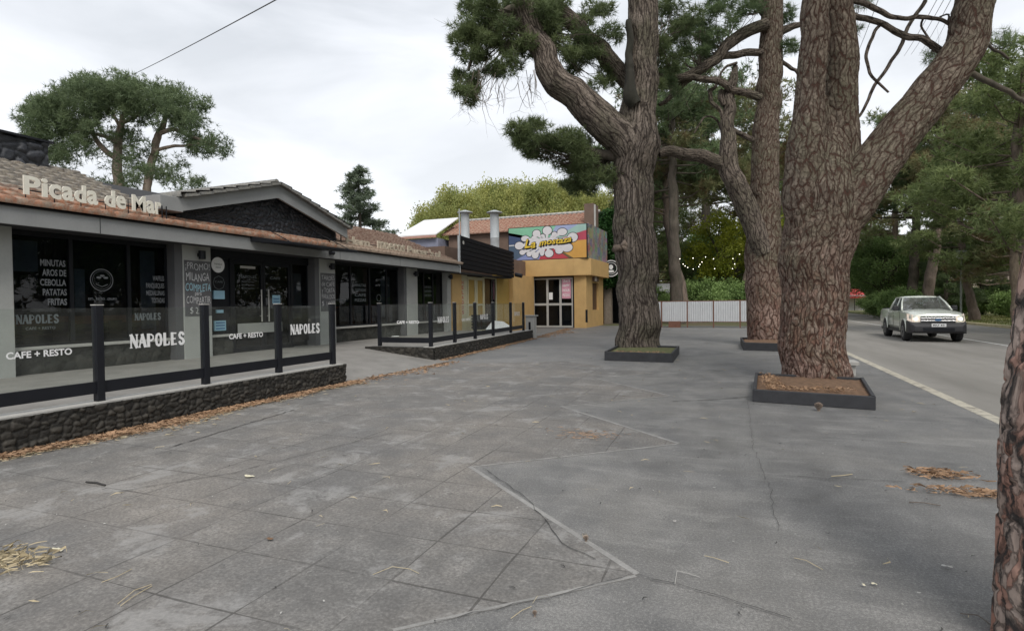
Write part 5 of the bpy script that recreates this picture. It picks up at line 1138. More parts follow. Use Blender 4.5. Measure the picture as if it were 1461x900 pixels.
# ------------------------------------------------------------------ background trees: one proto of each kind, then copies
def proto_pine(seed, h, r, c0, spread, nl, mat, bark, L=0.36, W=0.055, per=26, umb=False):
    rs_ = np.random.RandomState(seed); root = thing('pine_tree', 'x', 'pine tree', (0, 0, 0)); bend = rs_.normal(size=2) * 0.5
    path = [(bend[0] * math.sin(t * 2.2), bend[1] * math.sin(t * 2.9), h * t - 0.1, r * (1.25 if t == 0 else 1) * (1 - 0.72 * t)) for t in np.linspace(0, 1, 9)]
    bark_limb('trunk', path, bark, root, 0.16, 0.15, 0.4, 0.04, seed, 0.10); mb = MB(); cl = []
    P = np.array(path)
    for i in range(nl):
        t = c0 + (1 - c0) * (i / nl) ** (0.8 if not umb else 0.6); z = t * h; cx = np.interp(z, P[:, 2], P[:, 0]); cy = np.interp(z, P[:, 2], P[:, 1])
        az = rs_.uniform(0, 2 * math.pi); ln = spread * (1.0 - 0.55 * ((t - c0) / (1 - c0)) ** 1.5) * rs_.uniform(0.55, 1.1); rise = rs_.uniform(0.05, 0.5) * ln
        e = np.array([cx + math.cos(az) * ln, cy + math.sin(az) * ln, z + rise]); s_ = np.array([cx, cy, z]); m_ = (s_ + e) / 2 + np.array([0, 0, -0.12 * ln])
        mb.tube([s_, m_, e], [r * 0.28 * (1.2 - t), r * 0.18 * (1.2 - t), 0.02], 5, cap=False)
        for q in np.linspace(0.45, 1.05, max(2, int(ln / 0.7))):
            p = s_ + (e - s_) * q + rs_.normal(size=3) * np.array([.35, .35, .15]); cl.append((*p, rs_.uniform(0.45, 0.85)))
    mb.build('limbs', bark, root); crown('crown', cl, mat, root, seed, per, 8, L, W, 0.55); return root
def proto_spruce(seed, h, spread, mat):
    rs_ = np.random.RandomState(seed); root = thing('spruce_tree', 'x', 'conifer', (0, 0, 0))
    MB().tube([(0, 0, 0), (0.05, 0, h * 0.5), (0, 0, h)], [0.2, 0.12, 0.02], 8).build('trunk', M['bark_dark'], root); V, T, t = [], [], []; off = 0; mb = MB()
    for i in range(110):
        q = (i / 110) ** 0.9; z = h * (0.10 + 0.9 * q); ln = spread * (1 - q) ** 0.8 * rs_.uniform(0.55, 1.15) + 0.15; az = rs_.uniform(0, 6.283); d = np.array([math.cos(az), math.sin(az), 0])
        n = int(14 + ln * 24); s = rs_.uniform(0.1, 1, n) ** 0.7; C_ = np.array([0, 0, z]) + d * (s * ln)[:, None] + np.array([0, 0, 1]) * (0.10 * ln * s ** 2 - 0.06 * ln + 0.1 * np.sin(s * 3))[:, None] + rs_.normal(size=(n, 3)) * np.array([.14, .14, .07])
        ax = unit(d + rs_.normal(size=(n, 3)) * 0.5); v, tt, ti = blades(rs_, C_, ax, 8, 0.3, 0.05, rs_.rand(n) * 0.6 + 0.2, 0.7); V.append(v); T.append(tt + off); t.append(ti); off += len(v)
        mb.tube([(0, 0, z), tuple(np.array([0, 0, z + 0.04 * ln]) + d * ln)], [0.035, 0.01], 4, cap=False)
    mb.build('limbs', M['bark_dark'], root); fast_mesh('crown', np.concatenate(V), np.concatenate(T), mat, root, dict(tint=np.concatenate(t))); return root
def proto_broad(seed, h, spread, mat, name='leafy_tree', cat='tree', per=60, L=0.2, W=0.14, nc=70, low=0.3):
    rs_ = np.random.RandomState(seed); root = thing(name, 'x', cat, (0, 0, 0)); mb = MB(); cl = []
    mb.tube([(0, 0, -0.1), (0.1, 0.05, h * 0.35), (0, 0, h * 0.7)], [0.03 * h, 0.022 * h, 0.008 * h], 8); mb.build('trunk', M['bark_dark'], root)
    for _ in range(nc):
        d = unit(rs_.normal(size=3)); rr_ = rs_.uniform(0.35, 1.0) ** 0.6; z = h * (low + (1 - low) * 0.5) + d[2] * rr_ * h * (1 - low) * 0.5; x, y = d[0] * rr_ * spread, d[1] * rr_ * spread
        cl.append((x, y, max(0.3, z), rs_.uniform(0.5, 1.0) * spread * 0.28))
    mb = MB()
    for c in cl[::2]: mb.tube([(0, 0, h * 0.25), (c[0] * 0.4, c[1] * 0.4, h * 0.3 + (c[2] - h * 0.3) * 0.6), c[:3]], [0.012 * h, 0.007 * h, 0.01], 4, cap=False)
    mb.build('limbs', M['bark_dark'], root); crown('crown', cl, mat, root, seed, per, 3, L, W, 0.8, leaf=True, up=0.2); return root
PA = proto_pine(101, 14, 0.34, 0.45, 4.6, 40, M['needle_mix'], M['bark_far']); PB = proto_pine(102, 12, 0.30, 0.28, 4.4, 46, M['needle_bright'], M['bark_far'])
PC = proto_pine(103, 15, 0.36, 0.5, 5.0, 44, M['needle_deep'], M['bark_dark']); PD = proto_pine(104, 13, 0.3, 0.22, 4.4, 48, M['needle_mix'], M['bark_pale'])
SP = proto_spruce(105, 11, 3.0, M['spruce']); SQ = proto_spruce(106, 10, 3.2, M['needle_deep'])
BY = proto_broad(107, 9, 4.5, M['leaf_yellow'], nc=190, per=150, L=0.17, W=0.12); BG = proto_broad(108, 8, 3.6, M['leaf_green'], nc=90, per=80); BLm = proto_broad(109, 9, 3.2, M['leaf_lime'], nc=80, per=60)
BU = proto_broad(110, 2.6, 1.9, M['leaf_green'], 'bush', 'bush', 90, 0.15, 0.1, 50, 0.0)
used = set()
def place(proto, x, y, rz, sc, label, group=None, sz=None, z=0.0):
    o = proto if proto.name not in used else None
    if o is None: o = copy_tree(proto)
    else: used.add(proto.name + '#')
    used.add(proto.name); o.location = (x, y, z); o.rotation_euler = (0, 0, rz); o.scale = (sc, sc, sz or sc); o['label'] = label
    if group: o['group'] = group
    return o

def pw(px, w, py=440): p = at_w(px, py, w); return p[0], p[1]
def pl_(proto, px, w, rz, sc, label, group=None, sz=None):
    x, y = pw(px, w)
    return place(proto, x, y, rz, sc, label, group, sz)
G1 = 'pines across the road'; G2 = 'trees beyond the white hoarding'; G3 = 'trees behind the roofs'
# across the road, right of the forked pine
pl_(PA, 1318, 46, 0.4, 1.25, 'pale trunked pine straight behind the pickup truck', G1)
pl_(PC, 1298, 52, 1.9, 1.2, 'dark trunked pine left of the pale trunk behind the pickup', G1)
pl_(PB, 1392, 40, 2.2, 0.92, 'pine with swollen base beside the street lamp on the verge', G1)
pl_(PD, 1452, 36, 4.1, 0.9, 'bushy green pine at the right edge across the road', G1)
pl_(PB, 1470, 47, 0.9, 1.4, 'bright green pine behind the right edge trunk', G1)
pl_(PC, 1425, 56, 3.3, 1.4, 'deep green pine in front of the cream house', G1)
pl_(PA, 1362, 60, 5.2, 1.55, 'tall pine far behind the street lamp', G1)
pl_(PD, 1272, 62, 2.7, 1.3, 'green pine beside the far end of the road', G1)
pl_(PB, 1245, 74, 1.4, 1.05, 'pine above the red kiosk at the end of the road', G1)
pl_(PC, 1215, 90, 4.4, 1.15, 'far pine closing the end of the road', G1)
pl_(SQ, 1400, 52, 0.6, 1.0, 'spreading dark conifer right of the street lamp', G1)
pl_(SQ, 1350, 50, 2.0, 0.95, 'spreading dark conifer left of the street lamp', G1)
pl_(BG, 1262, 56, 1.0, 0.95, 'dense green leafy tree left of the pickup by the road', G1)
pl_(BG, 1240, 68, 2.4, 0.9, 'dense green leafy tree beside the red kiosk', G1)
pl_(PB, 1492, 25, 2.2, 1.05, 'pine outside the right edge across the road', G1)
for k_, (x, y, pr_, sc) in enumerate(((17, 18, 'PC', 1.0), (20, 8, 'PA', 1.05), (24, 24, 'PB', 1.2), (30, 34, 'PA', 1.25), (34, 52, 'PD', 1.3))):
    place(dict(PA=PA, PB=PB, PC=PC, PD=PD)[pr_], x, y, k_ * 1.3, sc, ('tall pine across the road reflected in the restaurant windows', 'broad pine of the row opposite the restaurant', 'pine of the second row across the road', 'large pine deep in the park across the road', 'wide pine of the far corner of the park')[k_], G1)
for k_, (px, w, sc) in enumerate(((1262, 50, .8), (1285, 46, .9), (1345, 54, .9), (1372, 58, 1.0), (1420, 50, .9), (1250, 63, .9), (1300, 60, 1.2), (1335, 64, 1.3), (1455, 44, .9))):
    pl_(BU, px, w, k_ * 1.1, sc, ('low bush left of the pickup', 'dark bush behind the tailgate of the pickup', 'bush behind the bonnet of the pickup', 'bush behind the foot of the street lamp', 'clipped bush before the cream house', 'bush beside the red kiosk', 'bush between the two trunks behind the pickup', 'large bush far behind the pickup cab', 'bush by the right edge trunk')[k_], 'bushes across the road')
for k_, (x, y, pr_, sc) in enumerate(((17.5, 20, PD, 0.95), (18, 25, BG, 1.1), (19, 29.5, PD, 1.05), (17, 33.5, BG, 1.0), (22, 37, PD, 1.1))):
    place(pr_, x, y, k_ * 2.1, sc, ('low branched pine mirrored in the leftmost window', 'leafy tree mirrored beside the MINUTAS lettering', 'low branched pine mirrored in the middle window', 'leafy tree mirrored in the third window', 'low branched pine mirrored by the entrance')[k_], G1)
# beyond the hoarding
pl_(PC, 966, 40, 1.1, 1.2, 'dark pine trunk standing just behind the white hoarding', G2); pl_(PA, 983, 42, 3.0, 1.2, 'slimmer pine right beside the dark pine behind the hoarding', G2)
pl_(BLm, 1035, 48, 0.3, 1.0, 'lime yellow leafed tree behind the hoarding', G2); pl_(BLm, 1100, 56, 2.0, 1.15, 'second lime leafed tree, between the middle and the forked pine', G2)
pl_(BG, 1005, 54, 1.4, 1.0, 'dark green leafy tree behind the string lights', G2); pl_(BG, 1060, 60, 2.9, 1.1, 'green tree farther back behind the string lights', G2)
pl_(PB, 940, 52, 4.0, 0.95, 'pine showing just right of the first big trunk', G2); pl_(PC, 1015, 60, 5.1, 1.6, 'tall dark pine in the middle of the garden', G2)
pl_(PA, 1055, 45, 0.2, 1.25, 'brownish pine behind the leaning stem', G2); pl_(PD, 1085, 66, 1.3, 1.6, 'far pine behind the middle trunk', G2); pl_(PB, 1125, 60, 3.9, 1.5, 'pine seen between the middle and forked trunks', G2)
pl_(PC, 905, 62, 2.5, 1.1, 'pine behind the first big trunk above the ivy building', G2); pl_(PD, 960, 72, 0.8, 1.7, 'farthest pine beyond the string lights', G2); pl_(PA, 1150, 75, 5.9, 1.2, 'far pine hidden by the forked trunk', G2)
for k_, (px, w, sc) in enumerate(((985, 45, 1.1), (1010, 44, 1.2), (1040, 46, 1.2), (1070, 44, 1.1), (1110, 46, 1.2), (935, 46, 1.0), (1000, 50, 1.6), (1060, 52, 1.7))):
    pl_(BU, px, w, k_ * 1.7, sc, ('bush behind the second hoarding panel', 'bush behind the middle of the hoarding', 'dark bush under the lime tree', 'bush left of the middle pine behind the hoarding', 'bush right of the middle pine', 'bush beside the first big trunk', 'tall bush below the string lights', 'tall bush under the leaning stem')[k_], 'bushes behind the hoarding')
# behind the roofs on the left
pl_(SP, 515, 45, 0.4, 1.42, 'pointed grey green conifer rising behind the restaurant roof', G3, 1.14)
for k_, (px, w, sc, sz) in enumerate(((655, 58, 1.0, 1.45), (712, 62, 1.05, 1.62), (765, 60, 1.05, 1.60), (812, 64, 1.1, 1.62), (622, 66, .8, 1.35), (690, 72, 1.1, 1.72), (860, 62, 1.0, 1.5))):
    pl_(BY, px, w, k_ * 1.9, sc, ('yellow green tree above the left flue', 'yellow green tree between the two flues', 'yellow green tree behind the right flue', 'yellow green tree above the painted sign', 'leftmost and lowest yellow green tree by the pale roof', 'farthest yellow green tree in the middle of the clump', 'yellow green tree behind the ivy building')[k_], 'yellow green trees behind the roofs', sz)
pl_(BG, 560, 75, 1.0, 0.9, 'small tree low between the conifer and the pale roof', G3, 1.05); pl_(SP, 545, 62, 1.0, 0.75, 'small conifer right of the pointed one', G3)
# two-stemmed umbrella pine on the left, modelled on its own
WL = 30.0
tl = thing('pine_tree', 'wide umbrella shaped pine with bare pale stems behind the left roof', 'pine tree', at_w(170, 445, WL))
bark_limb('trunk', px_path([(172, 450, 9), (169, 340, 8), (169, 270, 6.5), (167, 230, 5.5), (170, 195, 4.5), (176, 165, 3), (185, 140, 2)], WL), M['bark_pale'], tl, 0.12, 0.15, 0.4, 0.02, 71, 0.08)
bark_limb('stem', px_path([(200, 445, 7), (205, 340, 6.5), (210, 260, 5), (220, 215, 4.5), (228, 190, 4), (238, 165, 2.5)], WL + .5), M['bark_pale'], tl, 0.12, 0.15, 0.4, 0.02, 72, 0.08)
for lst in ([(167, 228, 4), (150, 215, 3.5), (135, 195, 3), (125, 170, 2)], [(168, 205, 3), (150, 195, 2.5), (125, 188, 2), (95, 185, 1.5)], [(176, 175, 2.5), (195, 165, 2), (225, 150, 1.6)], [(228, 190, 3), (250, 185, 2.5), (285, 200, 1.8), (310, 210, 1.2)], [(220, 215, 2.5), (250, 208, 2), (285, 205, 1.2)], [(172, 190, 2), (160, 160, 2), (140, 140, 1.5)]):
    bark_limb('limb', px_path(lst, WL), M['bark_pale'], tl, 0.12, 0.15, 0.4, 0.01, 73, 0.05)
cl = []
for b in ((60, 165, 34, 20, 34), (75, 190, 40, 16, 26), (115, 150, 40, 28, 50), (150, 125, 50, 16, 36), (200, 135, 50, 16, 34), (215, 150, 40, 14, 22), (260, 150, 34, 16, 26), (275, 172, 24, 9, 12), (165, 150, 30, 12, 14),
          (300, 208, 34, 10, 18), (260, 195, 22, 8, 8), (110, 215, 26, 12, 12), (85, 230, 20, 14, 10), (215, 248, 50, 8, 16), (165, 195, 22, 12, 8), (190, 205, 16, 16, 6), (265, 262, 26, 8, 8), (180, 262, 50, 6, 8), (130, 190, 20, 10, 8), (60, 215, 16, 14, 6), (150, 150, 90, 26, 50), (95, 168, 55, 24, 24), (240, 158, 60, 20, 22), (150, 215, 70, 12, 10), (215, 232, 60, 8, 10)):
    cl += blob(rs, b[0], b[1], b[2] * 1.08, b[3] * 1.25, WL, 2.4, int(b[4] * 1.3), 0.40)
crown('crown', cl, M['needle_far'], tl, 81, per=26, K=8, L=0.26, W=0.03, flat=0.95)
# far wood closing the view
rsw = np.random.RandomState(5); cl = []
for _ in range(420):
    a = rsw.uniform(930, 1560); w = rsw.uniform(95, 130); p = at_w(a, 440, w); cl.append((p[0], p[1], rsw.uniform(0.5, 11.5), rsw.uniform(1.6, 3.2)))
wd = crown('distant_wood', cl, M['needle_mix'], None, 91, per=60, K=6, L=1.0, W=0.3, flat=0.8); tag(wd, None, None, None, 'stuff')
cl = []
for _ in range(120):
    a = rsw.uniform(-250, 640); w = rsw.uniform(110, 140); p = at_w(a, 440, w); cl.append((p[0], p[1], rsw.uniform(0.5, 6), rsw.uniform(1.6, 3.0)))
wd = crown('distant_wood', cl, M['needle_mix'], None, 92, per=40, K=6, L=1.0, W=0.3, flat=0.8); tag(wd, None, None, None, 'stuff')
cl = []
for _ in range(170): cl.append((rsw.uniform(50, 75), rsw.uniform(-20, 95), rsw.uniform(0.5, 11), rsw.uniform(1.6, 3.0)))
wd = crown('distant_wood', cl, M['needle_mix'], None, 95, per=45, K=6, L=1.0, W=0.3, flat=0.8); tag(wd, None, None, None, 'stuff')
# ivy on the dark wall
cl = []
for _ in range(130): cl.append((rsw.uniform(-9.2, -6.4), rsw.uniform(40.6, 40.95), rsw.uniform(3.0, 8.1), rsw.uniform(.25, .5)))
iy = crown('ivy', cl, M['ivy'], iv, 93, per=70, K=3, L=0.16, W=0.13, flat=1.0, leaf=True)
c0 = at_y(872, 383, 40.2); so2 = MB()
so2.tube([(c0[0], 40.15, c0[2]), (c0[0], 40.25, c0[2])], 0.62, 28); so2.tube([(c0[0], 40.3, c0[2]), (c0[0], 41, c0[2])], 0.04, 6); rsn = so2.build('round_sign', M['black_frame'], iv)
so2 = MB(); ring(so2, (c0[0], 40.145, c0[2]), (1, 0, 0), UZ, 0.54, 0.60); ring(so2, (c0[0], 40.145, c0[2]), (1, 0, 0), UZ, 0.40, 0.43)
disc(so2, (c0[0], 40.14, c0[2] + 0.10), (1, 0, 0), UZ, 0.15, 16, 1.2); so2.poly([(c0[0] - 0.27, 40.14, c0[2] - 0.3), (c0[0] + 0.27, 40.14, c0[2] - 0.3), (c0[0] + 0.16, 40.14, c0[2] - 0.12), (c0[0] - 0.16, 40.14, c0[2] - 0.12)]); so2.build('emblem', M['white_vinyl'], rsn)

# ------------------------------------------------------------------ white corrugated hoarding
ho = thing('hoarding', 'low white corrugated metal hoarding on rusty posts across the end of the pavement', 'hoarding', (-1, 34, 0))
HA, HB = at_w(925, 466, 35.2), at_w(1150, 474, 31.5); HA[2] = HB[2] = 0; hd = HB - HA; HL = np.linalg.norm(hd); hd /= HL; hn = np.array([hd[1], -hd[0], 0])
M['white_sheet'] = simple('white_corrugated_sheet', (0.50, 0.515, 0.53), 0.5, 0.08, 3); M['rust'] = simple('rusty_steel', (0.16, 0.075, 0.05), 0.85, 0.3, 8)
def hpx(px):      # where a sight line meets the fence line
    d = ray(px, 450)[:2]; A = np.array([[d[0], -hd[0]], [d[1], -hd[1]]]); return np.linalg.solve(A, HA[:2])[1]
ps = [hpx(p) for p in (925, 944, 980.7, 1018, 1056, 1098, 1140)]
for s_ in ps:
    q = HA + hd * s_; MB().obox(q - hd * 0.035 - hn * 0.035, hd * 0.07, hn * 0.07, (0, 0, 1.64)).build('post', M['rust'], ho)
for a, b in zip(ps[:-1], ps[1:]):
    n = int((b - a) / 0.025); V = []; T = []
    for i in range(n):
        t = a + 0.04 + (b - a - 0.08) * i / (n - 1); o_ = HA + hd * t + hn * (0.045 + 0.016 * math.sin(t * 2 * math.pi / 0.13)); V += [o_ + (0, 0, 0.36), o_ + (0, 0, 1.58)]
    T = [(2 * i, 2 * i + 2, 2 * i + 3, 2 * i + 1) for i in range(n - 1)]; fast_mesh('corrugated_panel', np.array(V), np.array(T), M['white_sheet'], ho)
    for z in (0.33, 1.58):
        MB().obox(HA + hd * (a + 0.036) + (0, 0, z), hd * (b - a - 0.072), hn * 0.04, (0, 0, 0.045)).build('rail', M['rust'], ho)
MB().box(-3.6, -2.9, 35.6, 36.0, 0, 0.38).build('drain_block', M['rust'], None); tag(bpy.data.objects['drain_block'], 'small rust brown block on the ground behind the hoarding', 'block')
# string of lamps in the garden
M['bulb'] = NT('warm_bulb').m; bb = M['bulb'].node_tree.nodes['Principled BSDF']; bb.inputs['Emission Color'].default_value = (1, 0.93, 0.75, 1); bb.inputs['Emission Strength'].default_value = 2.2
pts = [(381, 517), (397, 543), (407, 552), (420, 560), (447, 567), (474, 556), (480, 545), (490, 533), (446, 514), (508, 508), (547, 517), (553, 566), (641, 566), (652, 543), (643, 516), (676, 494), (706, 568)]
fs = thing('string_lights', 'strings of small warm bulbs hanging among the trees beyond the hoarding', 'string lights', at_w(1010, 380, 39))
wr = MB(); P3 = [at_w(860 + x / 3.463, 220 + y / 3.463, 39) for x, y in pts]
wr.tube(P3[:9], 0.008, 4); wr.tube(P3[8:12], 0.008, 4); wr.tube([P3[0] + (-1.5, 0, .8), P3[0]], 0.008, 4); wr.tube(P3[12:] + [P3[-1] + (2, 0, .6)], 0.008, 4); wr.build('wire', M['black_frame'], fs)
proto_b = MB()
def ball(mb, c, r, n=6):
    c = np.array(c, float); vs = [c + (0, 0, r)]; fs_ = []
    for a in range(1, n):
        for b in range(2 * n): th, ph = math.pi * a / n, math.pi * b / n; vs.append(c + r * np.array([math.sin(th) * math.cos(ph), math.sin(th) * math.sin(ph), math.cos(th)]))
    vs.append(c - (0, 0, r)); m = 2 * n
    for b in range(m): fs_.append((0, 1 + b, 1 + (b + 1) % m)); fs_.append((len(vs) - 1, len(vs) - 1 - m + (b + 1) % m, len(vs) - 1 - m + b))
    for a in range(n - 2):
        for b in range(m): fs_.append((1 + a * m + b, 1 + (a + 1) * m + b, 1 + (a + 1) * m + (b + 1) % m, 1 + a * m + (b + 1) % m))
    mb.add(vs, fs_)
for p in P3: mb = MB(); ball(mb, p, 0.026, 5); mb.build('bulb', M['bulb'], fs)
# white cafe furniture far in the garden
M['far_white'] = simple('far_white', (0.6, 0.6, 0.6), 0.6)
for k_, (px, py, w) in enumerate(((946, 415, 46), (957, 418, 47), (1052, 425, 47))):
    p = at_w(px, py, w); mb = MB(); z = p[2]; mb.box(p[0] - .5, p[0] + .5, p[1] - .3, p[1] + .3, z - .03, z + .03)
    for a, b in ((-.45, -.25), (.4, -.25), (-.45, .2), (.4, .2)): mb.box(p[0] + a, p[0] + a + .05, p[1] + b, p[1] + b + .05, 0, z - .03)
    mb.box(p[0] - .5, p[0] + .5, p[1] + .25, p[1] + .3, z + .03, z + .6)
    tag(mb.build('garden_stand', M['far_white']), ('white garden stand behind the hoarding beside the first big trunk', 'second white garden stand right of the first', 'white garden stand left of the middle pine')[k_], 'garden stand')

# ------------------------------------------------------------------ kiosk at the end of the road, cream house, lamp, wires
ki = thing('kiosk', 'distant kiosk with a red awning at the end of the road', 'kiosk', (*pw(1223, 82), 0))
x, y = pw(1223, 82); M['red_cloth'] = simple('red_awning', (0.55, 0.06, 0.06), 0.7, 0.1)
MB().box(x - 1.6, x + 1.6, y + .6, y + 3, 0, 2.6).build('wall', M['far_white'], ki); aw = MB().prism([(x - 1.5, y - .8, 2.2), (x - 1.5, y + .6, 3.2), (x - 1.5, y + .6, 2.0), (x - 1.5, y - .8, 1.8)], (3.0, 0, 0)).build('awning', M['red_cloth'], ki)
lb = MB(); letter(lb, 'Coca-Cola', (x - 1.1, y - .86, 2.05), (1, 0, 0), (0, 0.0, 1), 2.2, 0.32, 0.02, 0.3); lb.build('lettering', M['white_vinyl'], aw)
for dx in (-1.5, -.5, .6, 1.4): MB().box(x + dx, x + dx + .08, y - .75, y - .67, 0, 2.0).build('post', M['dark_room'], ki)
for k_, dx in enumerate((-2.2, 2.6)): mb = MB(); mb.box(x + dx, x + dx + .9, y - 2, y - 1.2, .7, .76); mb.box(x + dx + .4, x + dx + .5, y - 1.65, y - 1.55, 0, .7); mb.box(x + dx + .15, x + dx + .75, y - 1.9, y - 1.3, 0, .04); tag(mb.build('table', M['dark_room']), ('small table left of the distant kiosk', 'small table right of the distant kiosk')[k_], 'table')
hx, hy = pw(1425, 66); hs = thing('cream_house', 'cream house front half hidden by trees across the road', 'house', (hx, hy, 0)); M['cream_wall'] = simple('cream_house_wall', (0.52, 0.47, 0.38), 0.8)
MB().box(hx - 4, hx + 7, hy, hy + 6, 0, 3.4).build('wall', M['cream_wall'], hs); MB().box(hx - 2.4, hx - 0.8, hy - 0.03, hy + 0.0, 0.6, 2.2).build('window', M['window_glass'], hs)
MB().prism([(hx - 4.5, hy - 1, 3.4), (hx + 7.5, hy - 1, 3.4), (hx + 7.5, hy + 3, 4.8), (hx - 4.5, hy + 3, 4.8)], (0, 0, 0.2)).build('roof', M['bark_far'], hs)
for dx in (-2.8, 1.2, 2.2): MB().box(hx + dx, hx + dx + .4, hy - 1, hy - .6, 0, 3.39).build('column', M['cream_wall'], hs)
lx, ly = pw(1371, 39); la = thing('street_lamp', 'slim grey street lamp with a boxy lantern on the verge behind the pickup', 'street lamp', (lx, ly, 0)); M['lamp_grey'] = simple('lamp_grey', (0.22, 0.24, 0.22), 0.6)
MB().tube([(lx, ly, 0), (lx, ly, 0.5), (lx, ly, 0.52), (lx, ly, 4.3)], [0.10, 0.10, 0.065, 0.055], 10).build('pole', M['lamp_grey'], la); MB().prism([(lx - .22, ly - .22, 4.3), (lx + .22, ly - .22, 4.3), (lx + .22, ly + .22, 4.3), (lx - .22, ly + .22, 4.3)], (0, 0, 0.5)).build('lantern', M['sill'], la, bevel=0.04); MB().box(lx - .26, lx + .26, ly - .26, ly + .26, 4.81, 4.86).build('lantern_cap', M['lamp_grey'], la)
def wire(label, a, b, r=0.012, sag=0.3, mat=None):
    a, b = np.array(a), np.array(b); mb = MB(); mb.tube([a + (b - a) * t - np.array([0, 0, sag * 4 * t * (1 - t)]) for t in np.linspace(0, 1, 16)], r, 4); return tag(mb.build('overhead_wire', mat or M['wire']), label, 'wire', 'overhead wires')
M['wire'] = simple('wire_rubber', (0.09, 0.09, 0.095), 0.7)
wire('single dark cable crossing the sky above the restaurant', at_w(178, 112, 29), at_w(440, -25, 9), 0.014, 0.05)
wire('lone wire left of the bundle, beside the forked trunk', at_w(1222, 80, 40), at_w(1262, -25, 22), 0.014, 0.1)
for k_, (a, b, c, d__) in enumerate(((1290, 80, 1342, -10), (1300, 78, 1352, -10), (1312, 78, 1362, -10), (1334, 62, 1384, -40))):
    wire(('leftmost wire of the bundle seen beside the right limb', 'second wire from the left in the bundle', 'third wire from the left in the bundle', 'rightmost wire of the bundle seen beside the right limb')[k_], at_w(a, b, 42), at_w(c, d__, 20), 0.012, 0.1)
wire('pale thin wire among the pines across the road', at_w(1340, 316, 44), at_w(1475, 306, 30), 0.018, 0.05, M['sill'])

# ------------------------------------------------------------------ silver pickup
M['silver'] = NT('silver_paint').m; b_ = M['silver'].node_tree.nodes['Principled BSDF']; b_.inputs['Base Color'].default_value = (0.66, 0.69, 0.62, 1); b_.inputs['Metallic'].default_value = 0.35; b_.inputs['Roughness'].default_value = 0.32; b_.inputs['Coat Weight'].default_value = 0.6
M['black_plastic'] = simple('black_plastic', (0.03, 0.03, 0.033), 0.6, 0.1); M['tyre'] = simple('tyre_rubber', (0.022, 0.022, 0.023), 0.85, 0.2, 9); M['chrome'] = simple('chrome', (0.62, 0.62, 0.63), 0.2, 0.05, 3, metal=0.9)
M['steel_rim'] = simple('steel_rim', (0.14, 0.14, 0.145), 0.45, 0.1, 3, metal=0.5); M['car_glass'] = glass_mat('car_glass', (0.30, 0.36, 0.37), 2.6, 0.03, 0.15)  # haze lightens the car glass in place of sky reflected on it
M['headlight'] = NT('lit_headlight').m; b_ = M['headlight'].node_tree.nodes['Principled BSDF']; b_.inputs['Base Color'].default_value = (0.7, 0.68, 0.62, 1); b_.inputs['Roughness'].default_value = 0.15; b_.inputs['Emission Color'].default_value = (1.0, 0.66, 0.45, 1); b_.inputs['Emission Strength'].default_value = 0.15
M['lens'] = NT('headlight_beam').m; b_ = M['lens'].node_tree.nodes['Principled BSDF']; b_.inputs['Emission Color'].default_value = (1.0, 0.9, 0.72, 1); b_.inputs['Emission Strength'].default_value = 1.0
M['seat_dark'] = simple('cab_interior', (0.03, 0.03, 0.032), 0.8)
tk = thing('pickup_truck', 'silver double cab pickup truck with lit headlights driving towards the camera', 'pickup truck', (0, 0, 0))
def loft(sec, mat, name, parent, smooth=True, close=True):
    n = len(sec[0]); V = [p for s in sec for p in s]; mb = MB(); mb.v = [tuple(map(float, p)) for p in V]
    for i in range(len(sec) - 1):
        for k in range(n): mb.f.append((i * n + k, i * n + (k + 1) % n, (i + 1) * n + (k + 1) % n, (i + 1) * n + k))
    mb.f.append(tuple(range(n - 1, -1, -1))); mb.f.append(tuple((len(sec) - 1) * n + k for k in range(n))); o = mb.build(name, mat, parent, smooth=False, bevel=0.02)
    for p in o.data.polygons: p.use_smooth = True
    md = o.modifiers['bevel']; md.angle_limit = math.radians(28); md.harden_normals = False
    return o
def bsec(y, zb, zt, hw, crown_=0.03, tum=0.04):
    half = [(hw - 0.10, zb), (hw - 0.01, zb + 0.12), (hw, (zb + zt) / 2), (hw - 0.015, zt - 0.14), (hw - tum, zt - 0.05), (hw - tum - 0.07, zt - 0.008), (hw * 0.4, zt + crown_ * 0.8)]
    return [(x, y, z) for x, z in half] + [(-x, y, z) for x, z in reversed(half)]
body = loft([bsec(-0.84, 0.60, 0.99, 0.70, .03), bsec(-0.80, 0.52, 1.06, 0.82, .04), bsec(-0.66, 0.48, 1.12, 0.89, .06), bsec(-0.3, 0.46, 1.165, 0.925, .08), bsec(0.2, 0.44, 1.195, 0.93, .09), bsec(0.72, 0.42, 1.215, 0.93, .06, .06), bsec(1.6, 0.42, 1.22, 0.93, 0, .06), bsec(2.75, 0.42, 1.22, 0.93, 0, .06)], M['silver'], 'body', tk)
bed = loft([bsec(2.78, 0.45, 1.25, 0.93, -0.02), bsec(3.6, 0.48, 1.25, 0.93, -0.02), bsec(4.42, 0.5, 1.25, 0.91, -0.02)], M['silver'], 'cargo_bed', tk)
MB().box(-0.8, 0.8, 2.86, 4.34, 1.0, 1.275).build('bed_well', M['black_plastic'], bed)
def csec(y, z0, hw0, z1, hw1):
    half = [(hw0, z0), (hw0 * 0.4 + hw1 * 0.6, z0 + (z1 - z0) * 0.62), (hw1 + 0.02, z1 - 0.07), (hw1 - 0.08, z1 - 0.01), (hw1 * 0.4, z1 + 0.012)]; return [(x, y, z) for x, z in half] + [(-x, y, z) for x, z in reversed(half)]
